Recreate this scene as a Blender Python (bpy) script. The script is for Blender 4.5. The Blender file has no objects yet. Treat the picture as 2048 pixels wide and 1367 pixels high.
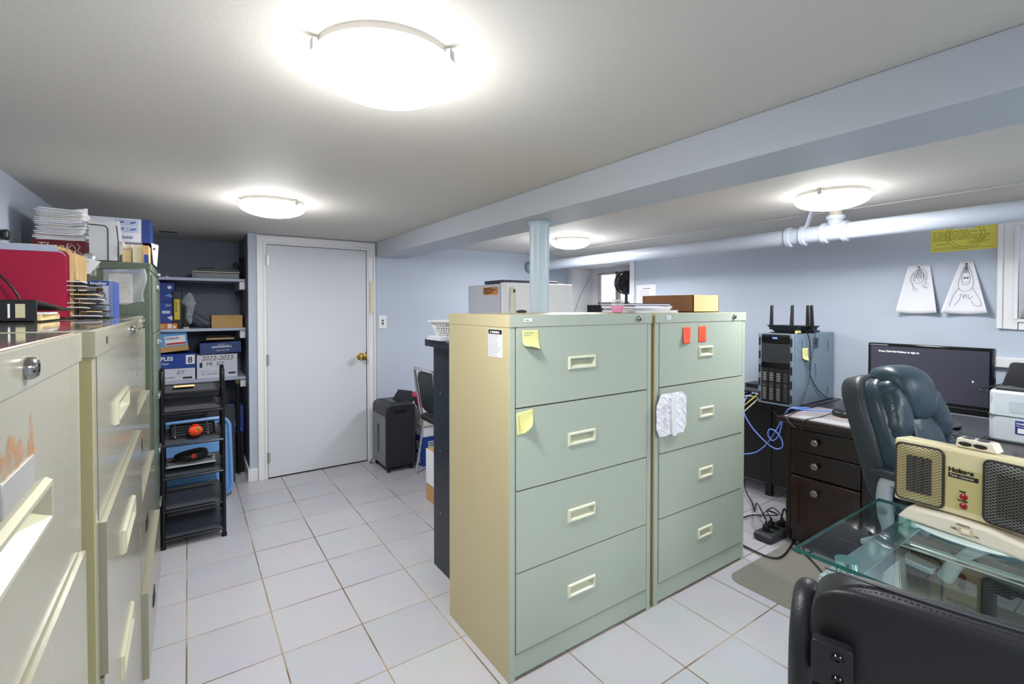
import bpy, bmesh, math, random
from mathutils import Vector, Matrix
random.seed(7)
COL = bpy.context.scene.collection
PI = math.pi
R = math.radians

# ---------------------------------------------------------------- materials
def lin(c):
    return tuple(((v/255)/12.92 if v/255 <= .04045 else ((v/255+.055)/1.055)**2.4) for v in c)
MATS = {}
def mat(name, col=(200,200,200), rough=.5, metal=0, bump=0, bscale=60, emit=0, trans=0, alpha=1, coat=0, var=0, vscale=6, ior=1.45, spec=.5):
    if name in MATS: return MATS[name]
    m = bpy.data.materials.new(name); m.use_nodes = True
    nt = m.node_tree; b = nt.nodes['Principled BSDF']
    c = lin(col)+(1,)
    b.inputs['Base Color'].default_value = c
    b.inputs['Roughness'].default_value = rough
    b.inputs['Metallic'].default_value = metal
    b.inputs['IOR'].default_value = ior
    b.inputs['Specular IOR Level'].default_value = spec
    b.inputs['Transmission Weight'].default_value = trans
    b.inputs['Alpha'].default_value = alpha
    b.inputs['Coat Weight'].default_value = coat; b.inputs['Coat Roughness'].default_value = .16 if coat > .25 else .03
    if emit:
        b.inputs['Emission Color'].default_value = c; b.inputs['Emission Strength'].default_value = emit
    if bump or var:
        tc = nt.nodes.new('ShaderNodeTexCoord')
    if bump:
        n = nt.nodes.new('ShaderNodeTexNoise'); n.inputs['Scale'].default_value = bscale; n.inputs['Detail'].default_value = 3
        nt.links.new(tc.outputs['Object'], n.inputs['Vector'])
        bp = nt.nodes.new('ShaderNodeBump'); bp.inputs['Strength'].default_value = bump; bp.inputs['Distance'].default_value = .01
        nt.links.new(n.outputs['Fac'], bp.inputs['Height']); nt.links.new(bp.outputs['Normal'], b.inputs['Normal'])
    if var:
        n = nt.nodes.new('ShaderNodeTexNoise'); n.inputs['Scale'].default_value = vscale; n.inputs['Detail'].default_value = 5
        nt.links.new(tc.outputs['Object'], n.inputs['Vector'])
        r = nt.nodes.new('ShaderNodeValToRGB')
        r.color_ramp.elements[0].position = .3; r.color_ramp.elements[1].position = .7
        r.color_ramp.elements[0].color = tuple(v*(1-var) for v in c[:3])+(1,)
        r.color_ramp.elements[1].color = tuple(min(1, v*(1+var)) for v in c[:3])+(1,)
        nt.links.new(n.outputs['Fac'], r.inputs['Fac']); nt.links.new(r.outputs['Color'], b.inputs['Base Color'])
    MATS[name] = m
    return m

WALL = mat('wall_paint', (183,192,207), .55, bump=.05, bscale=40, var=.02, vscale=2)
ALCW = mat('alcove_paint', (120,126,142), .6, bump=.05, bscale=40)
BEAMM = mat('beam_paint', (184,190,198), .5, bump=.04, bscale=30)
COLM = mat('column_paint', (196,214,224), .35, bump=.05, bscale=18)
CEIL = mat('ceiling_paint', (206,202,195), .7, bump=.05, bscale=90)
TRIM = mat('trim_white', (226,226,228), .35)
TRIM2 = mat('bare_wood_trim', (216,206,176), .5)
DOORM = mat('door_white', (208,210,217), .4, bump=.02, bscale=30)
WHITE = mat('white_plastic', (232,233,235), .35)
PAPER = mat('paper', (230,230,236), .75)
PAPER2 = mat('paper_warm', (222,214,206), .75)
INK = mat('ink', (60,60,68), .7)
INKL = mat('ink_light', (130,132,142), .7)
BLACKP = mat('black_plastic', (26,27,30), .4)
BLACKG = mat('black_gloss', (14,15,18), .15)
BLACKM = mat('black_matte', (16,17,19), .6)
DARKG = mat('dark_grey_plastic', (58,62,68), .45)
GREYP = mat('grey_plastic', (120,126,132), .4)
CABF = mat('front_enamel_cool_lit', (172,182,167), .38, bump=.03, bscale=160)  # greenish cast of the light on the fronts, put into the enamel colour
CABS = mat('side_enamel_warm_lit', (192,180,142), .4, bump=.03, bscale=160)  # warm light on the case sides, put into the enamel colour
CABL = mat('cabinet_gloss_enamel', (148,145,126), .24, bump=.01, bscale=120, coat=.4)
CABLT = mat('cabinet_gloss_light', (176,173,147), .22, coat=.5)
CABTOP = mat('cabinet_top_gloss', (186,182,166), .09, coat=1)
MATS['cabinet_top_gloss'].node_tree.nodes['Principled BSDF'].inputs['Coat Roughness'].default_value = .05
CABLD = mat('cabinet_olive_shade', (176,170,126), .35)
CABBZ = mat('cabinet_pull_enamel', (214,215,190), .3)
GREEN = mat('green_enamel', (98,110,96), .35, bump=.03, bscale=120)
DARK = mat('void_dark', (20,20,20), .9)
CHROME = mat('chrome', (225,226,228), .14, 1)
STEEL = mat('brushed_steel', (176,176,178), .38, .85)
LOCKM = mat('lock_chrome', (150,148,146), .18, 1)
BRASS = mat('brass', (200,160,80), .2, 1)
CARD = mat('cardboard', (190,152,100), .8, var=.06, vscale=9)
CARDL = mat('cardboard_light', (214,182,134), .8, var=.04, vscale=9)
YEL = mat('sticky_yellow', (226,224,150), .7)
ORG = mat('sticky_orange', (246,88,52), .7)
LEATH = mat('black_leather', (26,26,30), .42, bump=.10, bscale=420)
LEATH2 = mat('teal_black_leather', (34,52,62), .33, bump=.18, bscale=120, coat=.1)
LEATHS = mat('dark_vinyl', (38,44,50), .45, bump=.1, bscale=200)
WOODD = mat('espresso_wood', (34,22,22), .28, var=.25, vscale=14, coat=.2)
WOODR = mat('espresso_wood_reddish', (44,24,22), .28, var=.3, vscale=9, coat=.2)
PIPEM = mat('pipe_white', (184,192,206), .32, bump=.03, bscale=30)
BEIGE = mat('heater_beige', (212,202,158), .4)
CREAM = mat('cream_plastic', (222,214,196), .38)
MAGENTA = mat('red_folder', (172,20,62), .6)
MANILA = mat('manila', (236,206,150), .7)
BLUE = mat('blue_carton', (34,66,150), .5)
NAVY = mat('navy_carton', (46,66,120), .55)
LBLUE = mat('light_blue_carton', (98,160,214), .5)
LIDB = mat('blue_bin_plastic', (104,150,204), .35)
ORANGEC = mat('orange_carton', (214,128,52), .6)
RED = mat('red_paint', (190,30,34), .5)
REDL = mat('red_lamp', (150,14,20), .15, coat=.6)
PINKW = mat('pink_wax', (238,120,170), .5)
YELLOWP = mat('certificate_yellow', (226,218,96), .7)
MAROON = mat('maroon_card', (100,26,34), .4)
SCREEN = mat('screen', (58,58,70), .18)
KHAKI = mat('khaki_pouch', (190,184,150), .8)
BAG = mat('clear_bag', (200,206,216), .22, alpha=.42)
CLEARP = mat('clear_plastic_bin', (226,218,200), .2, alpha=.55)

def glassmat(name, col, rough=0.0, tint=.75):
    if name in MATS: return MATS[name]
    m = bpy.data.materials.new(name); m.use_nodes = True; nt = m.node_tree
    for n in list(nt.nodes): nt.nodes.remove(n)
    o = nt.nodes.new('ShaderNodeOutputMaterial'); mx = nt.nodes.new('ShaderNodeMixShader')
    t = nt.nodes.new('ShaderNodeBsdfTransparent'); g = nt.nodes.new('ShaderNodeBsdfGlossy'); lw = nt.nodes.new('ShaderNodeLayerWeight'); pw = nt.nodes.new('ShaderNodeMath'); f = nt.nodes.new('ShaderNodeMath')
    t.inputs['Color'].default_value = lin(col)+(1,); g.inputs['Roughness'].default_value = rough; lw.inputs['Blend'].default_value = .5; pw.operation = 'POWER'; pw.inputs[1].default_value = 4.0; f.operation = 'MULTIPLY_ADD'; f.inputs[1].default_value = .9; f.inputs[2].default_value = .05; nt.links.new(lw.outputs['Facing'], pw.inputs[0]); nt.links.new(pw.outputs[0], f.inputs[0])
    nt.links.new(f.outputs[0], mx.inputs[0]); nt.links.new(t.outputs[0], mx.inputs[1]); nt.links.new(g.outputs[0], mx.inputs[2])
    nt.links.new(mx.outputs[0], o.inputs[0]); MATS[name] = m; return m
GLASST = glassmat('table_glass', (218,242,238))
GLASSE = mat('table_glass_edge', (30,92,84), .1, coat=.5)
GLASSW = glassmat('window_glass', (240,245,248))
GLASSC = mat('jar_glass', (225,232,238), .08, alpha=.22)

def floor_mat():
    m = bpy.data.materials.new('ceramic_tiles'); m.use_nodes = True; nt = m.node_tree; b = nt.nodes['Principled BSDF']
    N = nt.nodes.new; L = nt.links.new
    g = N('ShaderNodeNewGeometry'); mp = N('ShaderNodeMapping')
    mp.inputs['Location'].default_value = (.016+.311*40, -1.716+.311*40, 0)
    L(g.outputs['Position'], mp.inputs['Vector'])
    br = N('ShaderNodeTexBrick'); br.offset = 0; br.squash = 1
    br.inputs['Scale'].default_value = 1; br.inputs['Brick Width'].default_value = .311; br.inputs['Row Height'].default_value = .311
    br.inputs['Mortar Size'].default_value = .0033; br.inputs['Mortar Smooth'].default_value = .25; br.inputs['Bias'].default_value = 0
    br.inputs['Color1'].default_value = lin((190,189,194))+(1,); br.inputs['Color2'].default_value = lin((183,183,190))+(1,)
    L(mp.outputs[0], br.inputs['Vector'])
    n = N('ShaderNodeTexNoise'); n.inputs['Scale'].default_value = 2.6; n.inputs['Detail'].default_value = 4; L(g.outputs['Position'], n.inputs['Vector'])
    r = N('ShaderNodeValToRGB'); r.color_ramp.elements[0].position = .42; r.color_ramp.elements[1].position = .58
    r.color_ramp.elements[0].color = lin((120,98,74))+(1,); r.color_ramp.elements[1].color = lin((176,158,138))+(1,)
    L(n.outputs['Fac'], r.inputs['Fac']); L(r.outputs['Color'], br.inputs['Mortar'])
    n2 = N('ShaderNodeTexNoise'); n2.inputs['Scale'].default_value = 5; n2.inputs['Detail'].default_value = 6; L(g.outputs['Position'], n2.inputs['Vector'])
    mx = N('ShaderNodeMix'); mx.data_type = 'RGBA'; mx.blend_type = 'MULTIPLY'; mx.inputs[0].default_value = .14
    L(br.outputs['Color'], mx.inputs[6]); L(n2.outputs['Color'], mx.inputs[7]); L(mx.outputs[2], b.inputs['Base Color'])
    mr = N('ShaderNodeMapRange'); mr.inputs[3].default_value = .24; mr.inputs[4].default_value = .8; L(br.outputs['Fac'], mr.inputs[0]); L(mr.outputs[0], b.inputs['Roughness'])
    bp = N('ShaderNodeBump'); bp.invert = True; bp.inputs['Strength'].default_value = .35; bp.inputs['Distance'].default_value = .003
    L(br.outputs['Fac'], bp.inputs['Height']); L(bp.outputs[0], b.inputs['Normal'])
    return m
def mesh_mat(name, base, wire, s=190):
    # expanded-metal mesh: fine diamond lattice
    m = bpy.data.materials.new(name); m.use_nodes = True; nt = m.node_tree; b = nt.nodes['Principled BSDF']; N = nt.nodes.new; L = nt.links.new
    tc = N('ShaderNodeTexCoord'); sp = N('ShaderNodeSeparateXYZ'); L(tc.outputs['Object'], sp.inputs[0])
    def math_(op, a, c):
        q = N('ShaderNodeMath'); q.operation = op
        for i, v in enumerate((a, c)):
            if v is None: continue
            if isinstance(v, (int, float)): q.inputs[i].default_value = v
            else: L(v, q.inputs[i])
        return q.outputs[0]
    x = math_('MULTIPLY', sp.outputs['X'], s); z = math_('MULTIPLY', sp.outputs['Z'], s*1.7)
    a = math_('PINGPONG', math_('ADD', x, z), 1); c = math_('PINGPONG', math_('SUBTRACT', x, z), 1)
    mn = math_('MINIMUM', a, c); f = math_('LESS_THAN', mn, .22)
    mx = N('ShaderNodeMix'); mx.data_type = 'RGBA'; L(f, mx.inputs[0])
    mx.inputs[6].default_value = lin(base)+(1,); mx.inputs[7].default_value = lin(wire)+(1,); L(mx.outputs[2], b.inputs['Base Color'])
    b.inputs['Roughness'].default_value = .45; b.inputs['Metallic'].default_value = .3
    return m

# ---------------------------------------------------------------- mesh builder
class M:
    def __init__(s): s.bm = bmesh.new(); s.mi = 0
    def face(s, pts, mi=None):
        vs = [s.bm.verts.new(p) for p in pts]
        try:
            f = s.bm.faces.new(vs); f.material_index = s.mi if mi is None else mi; return f
        except ValueError: return None
    def box(s, x0, x1, y0, y1, z0, z1, mi=None):
        v = [s.bm.verts.new((x, y, z)) for z in (z0, z1) for y in (y0, y1) for x in (x0, x1)]
        for f in ((0,2,3,1),(4,5,7,6),(0,1,5,4),(2,6,7,3),(0,4,6,2),(1,3,7,5)):
            g = s.bm.faces.new([v[i] for i in f]); g.material_index = s.mi if mi is None else mi
        return s
    def obox(s, c, ax, ay, az, mi=None):
        c, ax, ay, az = map(Vector, (c, ax, ay, az))
        v = [s.bm.verts.new(c+i*ax+j*ay+k*az) for k in (-.5,.5) for j in (-.5,.5) for i in (-.5,.5)]
        for f in ((0,2,3,1),(4,5,7,6),(0,1,5,4),(2,6,7,3),(0,4,6,2),(1,3,7,5)):
            g = s.bm.faces.new([v[i] for i in f]); g.material_index = s.mi if mi is None else mi
        return s
    def prism(s, pts, vec, mi=None):
        vec = Vector(vec); a = [s.bm.verts.new(p) for p in pts]; b = [s.bm.verts.new(Vector(p)+vec) for p in pts]
        n = len(a); k = s.mi if mi is None else mi
        s.bm.faces.new(a[::-1]).material_index = k; s.bm.faces.new(b).material_index = k
        for i in range(n):
            s.bm.faces.new((a[i], a[(i+1)%n], b[(i+1)%n], b[i])).material_index = k
        return s
    def rring(s, w, h, r, n=5):
        pts = []
        for cx, cy, a0 in ((w/2-r, h/2-r, 0), (-w/2+r, h/2-r, 90), (-w/2+r, -h/2+r, 180), (w/2-r, -h/2+r, 270)):
            for i in range(n+1):
                a = R(a0+90*i/n); pts.append((cx+r*math.cos(a), cy+r*math.sin(a)))
        return pts
    def rplate(s, c, u, v, w, h, t, r=.01, mi=None, n=5):
        # rounded rectangle centred at c, width axis u, height axis v, extruded t along u x v
        c, u, v = Vector(c), Vector(u).normalized(), Vector(v).normalized()
        nn = u.cross(v)
        return s.prism([c+u*a+v*b for a, b in s.rring(w, h, r, n)], nn*t, mi)
    def tube(s, pts, r=.004, n=8, sm=0, mi=None, close=False):
        P = [Vector(p) for p in pts]
        if sm:
            Q = []; m = len(P)
            for i in range(m if close else m-1):
                p0 = P[(i-1) % m] if (i > 0 or close) else P[0]; p1 = P[i]; p2 = P[(i+1) % m]; p3 = P[(i+2) % m] if (i+2 < m or close) else P[-1]
                for k in range(sm):
                    t = k/sm
                    Q.append(.5*((2*p1)+(-p0+p2)*t+(2*p0-5*p1+4*p2-p3)*t*t+(-p0+3*p1-3*p2+p3)*t**3))
            if not close: Q.append(P[-1])
            P = Q
        k = s.mi if mi is None else mi; rings = []; up = None
        m = len(P)
        for i, p in enumerate(P):
            if close: d = P[(i+1) % m]-P[i-1]
            else: d = P[min(i+1, m-1)]-P[max(i-1, 0)]
            if d.length < 1e-9: d = Vector((0,0,1))
            d.normalize()
            if up is None:
                up = Vector((0,0,1)) if abs(d.z) < .9 else Vector((1,0,0))
            a = d.cross(up)
            if a.length < 1e-5: a = d.orthogonal()
            a.normalize(); up = a.cross(d).normalized()
            rr = r[i*len(r)//m] if isinstance(r, (list, tuple)) else r
            rings.append([s.bm.verts.new(p+rr*(math.cos(2*PI*j/n)*a+math.sin(2*PI*j/n)*up)) for j in range(n)])
        for i in range(m if close else m-1):
            A, B = rings[i], rings[(i+1) % m]
            for j in range(n): s.bm.faces.new((A[j], A[(j+1)%n], B[(j+1)%n], B[j])).material_index = k
        if not close:
            s.bm.faces.new(rings[0][::-1]).material_index = k; s.bm.faces.new(rings[-1]).material_index = k
        return s
    def cyl(s, p0, p1, r, n=24, mi=None, r2=None):
        P0, P1 = Vector(p0), Vector(p1); d = (P1-P0).normalized(); a = d.orthogonal().normalized(); b = d.cross(a); k = s.mi if mi is None else mi
        r2 = r if r2 is None else r2
        A = [s.bm.verts.new(P0+r*(math.cos(2*PI*j/n)*a+math.sin(2*PI*j/n)*b)) for j in range(n)]
        B = [s.bm.verts.new(P1+r2*(math.cos(2*PI*j/n)*a+math.sin(2*PI*j/n)*b)) for j in range(n)]
        for j in range(n): s.bm.faces.new((A[j], A[(j+1)%n], B[(j+1)%n], B[j])).material_index = k
        s.bm.faces.new(A[::-1]).material_index = k; s.bm.faces.new(B).material_index = k
        return s
    def lathe(s, c, prof, n=32, axis=(0,0,1), mi=None):
        c = Vector(c); d = Vector(axis).normalized(); a = d.orthogonal().normalized(); b = d.cross(a); k = s.mi if mi is None else mi
        rings = [[s.bm.verts.new(c+d*z+max(r, 1e-4)*(math.cos(2*PI*j/n)*a+math.sin(2*PI*j/n)*b)) for j in range(n)] for r, z in prof]
        for A, B in zip(rings, rings[1:]):
            for j in range(n): s.bm.faces.new((A[j], A[(j+1)%n], B[(j+1)%n], B[j])).material_index = k
        s.bm.faces.new(rings[0][::-1]).material_index = k; s.bm.faces.new(rings[-1]).material_index = k
        return s
    def sell(s, c, size, e1=.5, e2=.5, nu=28, nv=16, mat4=None, mi=None, fn=None):
        # superellipsoid: size = half extents
        k = s.mi if mi is None else mi; c = Vector(c)
        def pw(x, e): return math.copysign(abs(x)**e, x)
        rings = []
        for i in range(nv+1):
            ph = -PI/2+PI*i/nv; ring = []
            for j in range(nu):
                th = 2*PI*j/nu
                p = Vector((size[0]*pw(math.cos(ph), e1)*pw(math.cos(th), e2), size[1]*pw(math.cos(ph), e1)*pw(math.sin(th), e2), size[2]*pw(math.sin(ph), e1)))
                if fn: p = fn(p)
                if mat4: p = mat4 @ p
                ring.append(s.bm.verts.new(c+p))
            rings.append(ring)
        for A, B in zip(rings, rings[1:]):
            for j in range(nu): s.bm.faces.new((A[j], A[(j+1)%nu], B[(j+1)%nu], B[j])).material_index = k
        return s
    def grid(s, fn, nu, nv, mi=None):
        k = s.mi if mi is None else mi
        V = [[s.bm.verts.new(fn(i/nu, j/nv)) for j in range(nv+1)] for i in range(nu+1)]
        for i in range(nu):
            for j in range(nv): s.bm.faces.new((V[i][j], V[i+1][j], V[i+1][j+1], V[i][j+1])).material_index = k
        return s
    def ring(s, c, R_, r, axis=(0,0,1), n=40, k=6, mi=None):
        c = Vector(c); d = Vector(axis).normalized(); a = d.orthogonal().normalized(); b = d.cross(a)
        return s.tube([c+R_*(math.cos(2*PI*i/n)*a+math.sin(2*PI*i/n)*b) for i in range(n)], r, k, close=True, mi=mi)
    def lines(s, o, u, v, w, n, dy, h=.0012, seed=1, words=True, mi=None):
        # rows of printed words as thin quads; o = top-left, u right, v down
        rd = random.Random(seed); o, u, v = Vector(o), Vector(u).normalized(), Vector(v).normalized()
        for i in range(n):
            x = 0; end = w*rd.uniform(.6, 1)
            while x < end:
                L_ = min(rd.uniform(.05, .18)*w, end-x); p = o+u*x+v*(i*dy)
                s.face((p, p+u*L_, p+u*L_+v*h, p+v*h), mi); x += L_+w*.02
        return s
    def build(s, name, mats, parent=None, bevel=0, smooth=True, loc=None, solid=0, seg=2, ang=40):
        bmesh.ops.remove_doubles(s.bm, verts=s.bm.verts, dist=1e-6)
        bmesh.ops.recalc_face_normals(s.bm, faces=s.bm.faces)
        me = bpy.data.meshes.new(name); s.bm.to_mesh(me); s.bm.free()
        o = bpy.data.objects.new(name, me); COL.objects.link(o)
        for m in (mats if isinstance(mats, (list, tuple)) else [mats]): me.materials.append(m)
        if smooth:
            me.shade_smooth()
            me.set_sharp_from_angle(angle=R(ang))
        if loc:
            for v in me.vertices: v.co -= Vector(loc)
            o.location = loc
        if parent: o.parent = parent
        if solid:
            md = o.modifiers.new('solid', 'SOLIDIFY'); md.thickness = solid; md.offset = 0
        if bevel:
            md = o.modifiers.new('bevel', 'BEVEL'); md.width = bevel; md.segments = seg; md.limit_method = 'ANGLE'; md.angle_limit = R(40); md.harden_normals = False
        return o

def tag(o, label, cat, group=None):
    o['label'] = label; o['category'] = cat
    if group: o['group'] = group
    return o
def thing(name, label, cat, loc=(0,0,0), rz=0, group=None):
    o = bpy.data.objects.new(name, None); COL.objects.link(o); o.empty_display_size = .1
    o.location = loc; o.rotation_euler = (0,0,rz)
    return tag(o, label, cat, group)
def struct(o): o['kind'] = 'structure'; return o
def text(s, size, m, parent, o, u=(1,0,0), v=(0,0,1), name='lettering', center=False, ext=.0004, shear=0, sx=1, loc=None, bold=0):
    cu = bpy.data.curves.new('t', 'FONT'); cu.body = s; cu.size = size; cu.extrude = ext; cu.shear = shear; cu.offset = bold
    if center: cu.align_x = 'CENTER'
    ob = bpy.data.objects.new('t', cu); COL.objects.link(ob)
    dg = bpy.context.evaluated_depsgraph_get(); dg.update()
    me = bpy.data.meshes.new_from_object(ob.evaluated_get(dg)); bpy.data.objects.remove(ob)
    u, v = Vector(u).normalized(), Vector(v).normalized(); w = u.cross(v); o = Vector(o)
    for vt in me.vertices: vt.co = o+u*(vt.co.x*sx)+v*vt.co.y+w*vt.co.z
    me.materials.clear(); me.materials.append(m); me.name = name
    t = bpy.data.objects.new(name, me); COL.objects.link(t)
    if parent: t.parent = parent
    return t
def rotx(a): return Matrix.Rotation(a, 4, 'X')

# =============================================================== THE ROOM
CZ = 1.925; XL = -.63; XR = 3.67; YB = 4.18; YA = 4.9; YN = -2.6
o = M().box(XL-.1, XR+.5, YN-.1, YA+.1, -.1, 0).build('floor', floor_mat(), smooth=False); struct(o)
o = M().box(XL-.1, XR+.1, YN-.1, YA+.1, CZ, CZ+.1).build('ceiling', CEIL, smooth=False); struct(o)
o = M().box(3.17, XR, YN, YB, CZ-.004, CZ).build('trim_1', CEIL, smooth=False); struct(o)
o = M().box(XL-.1, XL, YN, YA+.1, 0, CZ).build('wall_left', WALL, smooth=False); struct(o)
o = M().box(XL-.1, XR+.1, YN-.1, YN, 0, CZ).build('wall_front', WALL, smooth=False); struct(o)
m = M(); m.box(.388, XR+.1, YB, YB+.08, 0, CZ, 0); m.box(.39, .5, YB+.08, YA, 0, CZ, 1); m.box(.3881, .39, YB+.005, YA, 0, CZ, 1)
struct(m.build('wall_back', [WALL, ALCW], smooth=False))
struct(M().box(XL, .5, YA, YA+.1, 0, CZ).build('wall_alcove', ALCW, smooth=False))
# right wall with two window openings
W1 = (3.27, 4.13, 1.29, 1.80); W2 = (-.35, .575, 1.29, 1.79)
m = M()
for y0, y1 in ((YN, W2[0]), (W2[1], W1[0]), (W1[1], YB+.1)): m.box(XR, XR+.08, y0, y1, 0, CZ)
for w in (W1, W2): m.box(XR, XR+.08, w[0], w[1], 0, w[2]); m.box(XR, XR+.08, w[0], w[1], w[3], CZ)
struct(m.build('wall_right', WALL, smooth=False))
struct(M().box(1.385, 1.665, YN, YB, 1.80, CZ).build('trim_2', BEAMM, smooth=False, bevel=.004))
# baseboards
struct(M().box(.388, .443, YB-.013, YB, 0, .10).build('baseboard_back', TRIM, bevel=.003))
struct(M().box(.375, .388, YB-.013, YA, 0, .10).build('baseboard_alcove', TRIM, bevel=.003))
struct(M().box(XR-.013, XR, .9, YB, 0, .10).build('baseboard_right', TRIM, bevel=.003))
struct(M().box(1.39, XR-.015, YB-.013, YB, 0, .10).build('baseboard_rear', TRIM, bevel=.003))
# windows
def window(name, w, tl, panes):
    y0, y1, z0, z1 = w; xr = XR+.30
    m = M(); t = .012   # casing
    m.box(XR-.018, XR, y1, y1+tl, z0-.05, z1+tl); m.box(XR-.018, XR, y0-tl, y0, z0-.05, z1+tl)
    m.box(XR-.018, XR, y0, y1, z1, z1+tl); m.box(XR-.018, XR, y0, y1, z0-.05, z0)
    m.box(XR-.026, XR-.018, y1+tl*.72, y1+tl, z0-.05, z1+tl); m.box(XR-.024, XR-.018, y1, y1+tl*.2, z0, z1)
    root = m.build(name, TRIM, bevel=.003, smooth=False); struct(root)
    e = .003; m = M(); m.box(XR-.001, xr, y0-t, y0+e, z0-t, z1+t); m.box(XR-.001, xr, y1-e, y1+t, z0-t, z1+t); m.box(XR-.001, xr, y0, y1, z1-e, z1+t); m.box(XR-.03, xr, y0, y1, z0-t, z0+e)
    m.build('window_reveal', TRIM, root, smooth=False)
    for a, b in panes:
        f = M(); q = .022; Z0, Z1 = z0+.10, z1-.055
        f.box(xr-.03, xr, a, a+q, Z0, Z1); f.box(xr-.03, xr, b-q, b, Z0, Z1); f.box(xr-.03, xr, a, b, Z0, Z0+q); f.box(xr-.03, xr, a, b, Z1-q, Z1)
        f = f.build('window_sash', mat('sash_aluminium', (188,176,168), .4), root, bevel=.002)
        M().box(xr-.016, xr-.012, a+q, b-q, Z0+q, Z1-q).build('pane', GLASSW, f, smooth=False)
    # wall around the sash
    m = M(); Z0, Z1 = z0+.10, z1-.055; a, b = min(p[0] for p in panes), max(p[1] for p in panes)
    m.box(xr, xr+.02, y0, y1, z0, Z0); m.box(xr, xr+.02, y0, y1, Z1, z1)
    m.box(xr, xr+.02, y0, a, Z0, Z1); m.box(xr, xr+.02, b, y1, Z0, Z1)
    m.build('window_back_board', TRIM, root, smooth=False)
    return root
w1 = window('window_1', W1, .055, [(3.30, 3.70), (3.71, 4.0)])
window('window_2', W2, .08, [(-.3, .5)])
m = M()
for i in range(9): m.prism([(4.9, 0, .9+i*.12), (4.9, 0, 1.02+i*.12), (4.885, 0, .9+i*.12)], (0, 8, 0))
o = m.build('trim_3', mat('glowing_siding', (235,238,240), .5, emit=.9), smooth=False); o.location = (0, -1.5, 0); struct(o)  # siding glows by itself, daylight put into its material
# far door
m = M(); m.box(.515, 1.296, YB-.012, YB-.001, .008, 1.846)
d = struct(m.build('door_1', DOORM, bevel=.002))
m = M()
for x0, x1, z0, z1 in ((.445,.512,0,1.915), (1.299,1.374,0,1.915), (.512,1.299,1.849,1.915)):
    m.box(x0, x1, YB-.016, YB, z0, z1)
m.box(.445,.460,YB-.024,YB-.016,0,1.915); m.box(1.359,1.374,YB-.024,YB-.016,0,1.915); m.box(.46,1.359,YB-.024,YB-.016,1.90,1.915)
m.box(.49,.497,YB-.020,YB-.016,0,1.87); m.box(1.315,1.322,YB-.020,YB-.016,0,1.87); m.box(.497,1.315,YB-.020,YB-.016,1.863,1.87)
m.build('door_frame', TRIM, d, bevel=.002)
M().box(1.325,1.362,YB-.0262,YB-.0245,1.30,1.58).build('tape_strip', TRIM2, d)
m = M(); m.box(.508,.517,YB-.001,YB,.01,1.85); m.box(1.294,1.300,YB-.0135,YB-.001,.01,1.85); m.box(.512,1.299,YB-.0135,YB-.001,1.845,1.850); m.box(.512,1.299,YB-.0135,YB,.0,.009)
m.build('door_gap', DARK, d, smooth=False)
for z in (1.724, .94, .165):
    m = M(); m.cyl((.513,YB-.018,z-.045),(.513,YB-.018,z+.045),.006,12); m.box(.513,.53,YB-.0135,YB-.012,z-.04,z+.04); m.build('hinge', STEEL, d)
m = M(); m.lathe((1.245,YB-.012,.925), [(.032,0),(.032,.006),(.012,.010),(.011,.035),(.024,.042),(.030,.055),(.027,.068),(.014,.074),(0,.075)], 24, (0,-1,0)); m.build('knob', BRASS, d)
M().box(1.283,1.298,YB-.0145,YB-.012,.89,.96).build('latch_plate', BRASS, d)
# switch plate
t = thing('light_switch', 'white double toggle light switch plate on blue wall right of door', 'light switch', (1.444,YB,1.222))
M().box(-.036,.036,-.006,0,-.058,.058).build('plate', WHITE, t, bevel=.002)
for z in (-.013,.012): M().box(-.006,.006,-.016,-.006,z-.008,z+.008).build('toggle', mat('toggle_dark',(70,70,74),.4), t, bevel=.001)
for z in (-.038,.038): M().cyl((0,-.006,z),(0,-.0075,z),.003,10).build('screw', GREYP, t)
# alcove shelves
for z, lb in ((1.582,'topmost pale painted alcove shelf holding flat grey printer'), (1.190,'second alcove shelf down, holding orange carton and black case'), (.795,'lowest alcove shelf above shoe rack, holding two paper cartons')):
    t = thing('wall_shelf', lb, 'shelf', (-.12,4.4,z), 0, 'painted wall shelves of the alcove')
    M().box(-.505,.507,0,.495,-.022,0).build('shelf_board', mat('shelf_paint',(176,184,204),.45), t, bevel=.002)
    M().box(.468,.507,.02,.495,-.085,-.022).build('cleat', TRIM, t, bevel=.002)
    M().box(-.505,-.47,.02,.495,-.085,-.022).build('cleat', TRIM, t, bevel=.002)
# steel column
t = thing('support_column', 'round pale blue steel column between beam and floor behind filing cabinets', 'column', (1.527,1.985,0))
M().cyl((0,0,0),(0,0,1.795),.0515,48).build('shaft', COLM, t)
M().cyl((0,0,1.788),(0,0,1.8),.06,40).build('cap_plate', COLM, t)
# pipe
t = thing('drain_pipe', 'long white painted drain pipe running below ceiling along right wall', 'pipe', (3.08,0,1.787))
M().cyl((0,-2.5,0),(0,4.16,0),.048,32).build('pipe_run', PIPEM, t)
for y, w in ((1.385,.030),(1.468,.030),(1.165,.032),(1.27,.032)):
    M().lathe((0,y-w/2,0),[(.048,0),(.060,.004),(.060,w-.004),(.048,w)],32,(0,1,0)).build('coupling_collar', PIPEM, t, ang=60)
m = M(); m.cyl((0,1.217,0),(0,1.217,.075),.040,24); m.cyl((0,1.217,.07),(0,1.217,.095),.048,24); m.build('tee_branch', PIPEM, t, bevel=.003)
m = M(); m.cyl((0,1.217,.094),(0,1.217,.138),.034,24); m.build('stack_riser', mat('stained_pipe',(196,186,166),.5,var=.2), t)
m = M(); m.obox((0,1.36,.088),(.034,0,0),(0,.012,0),(0,-.03,.1)); m.build('hanger_strap', PIPEM, t, bevel=.002)
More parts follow.
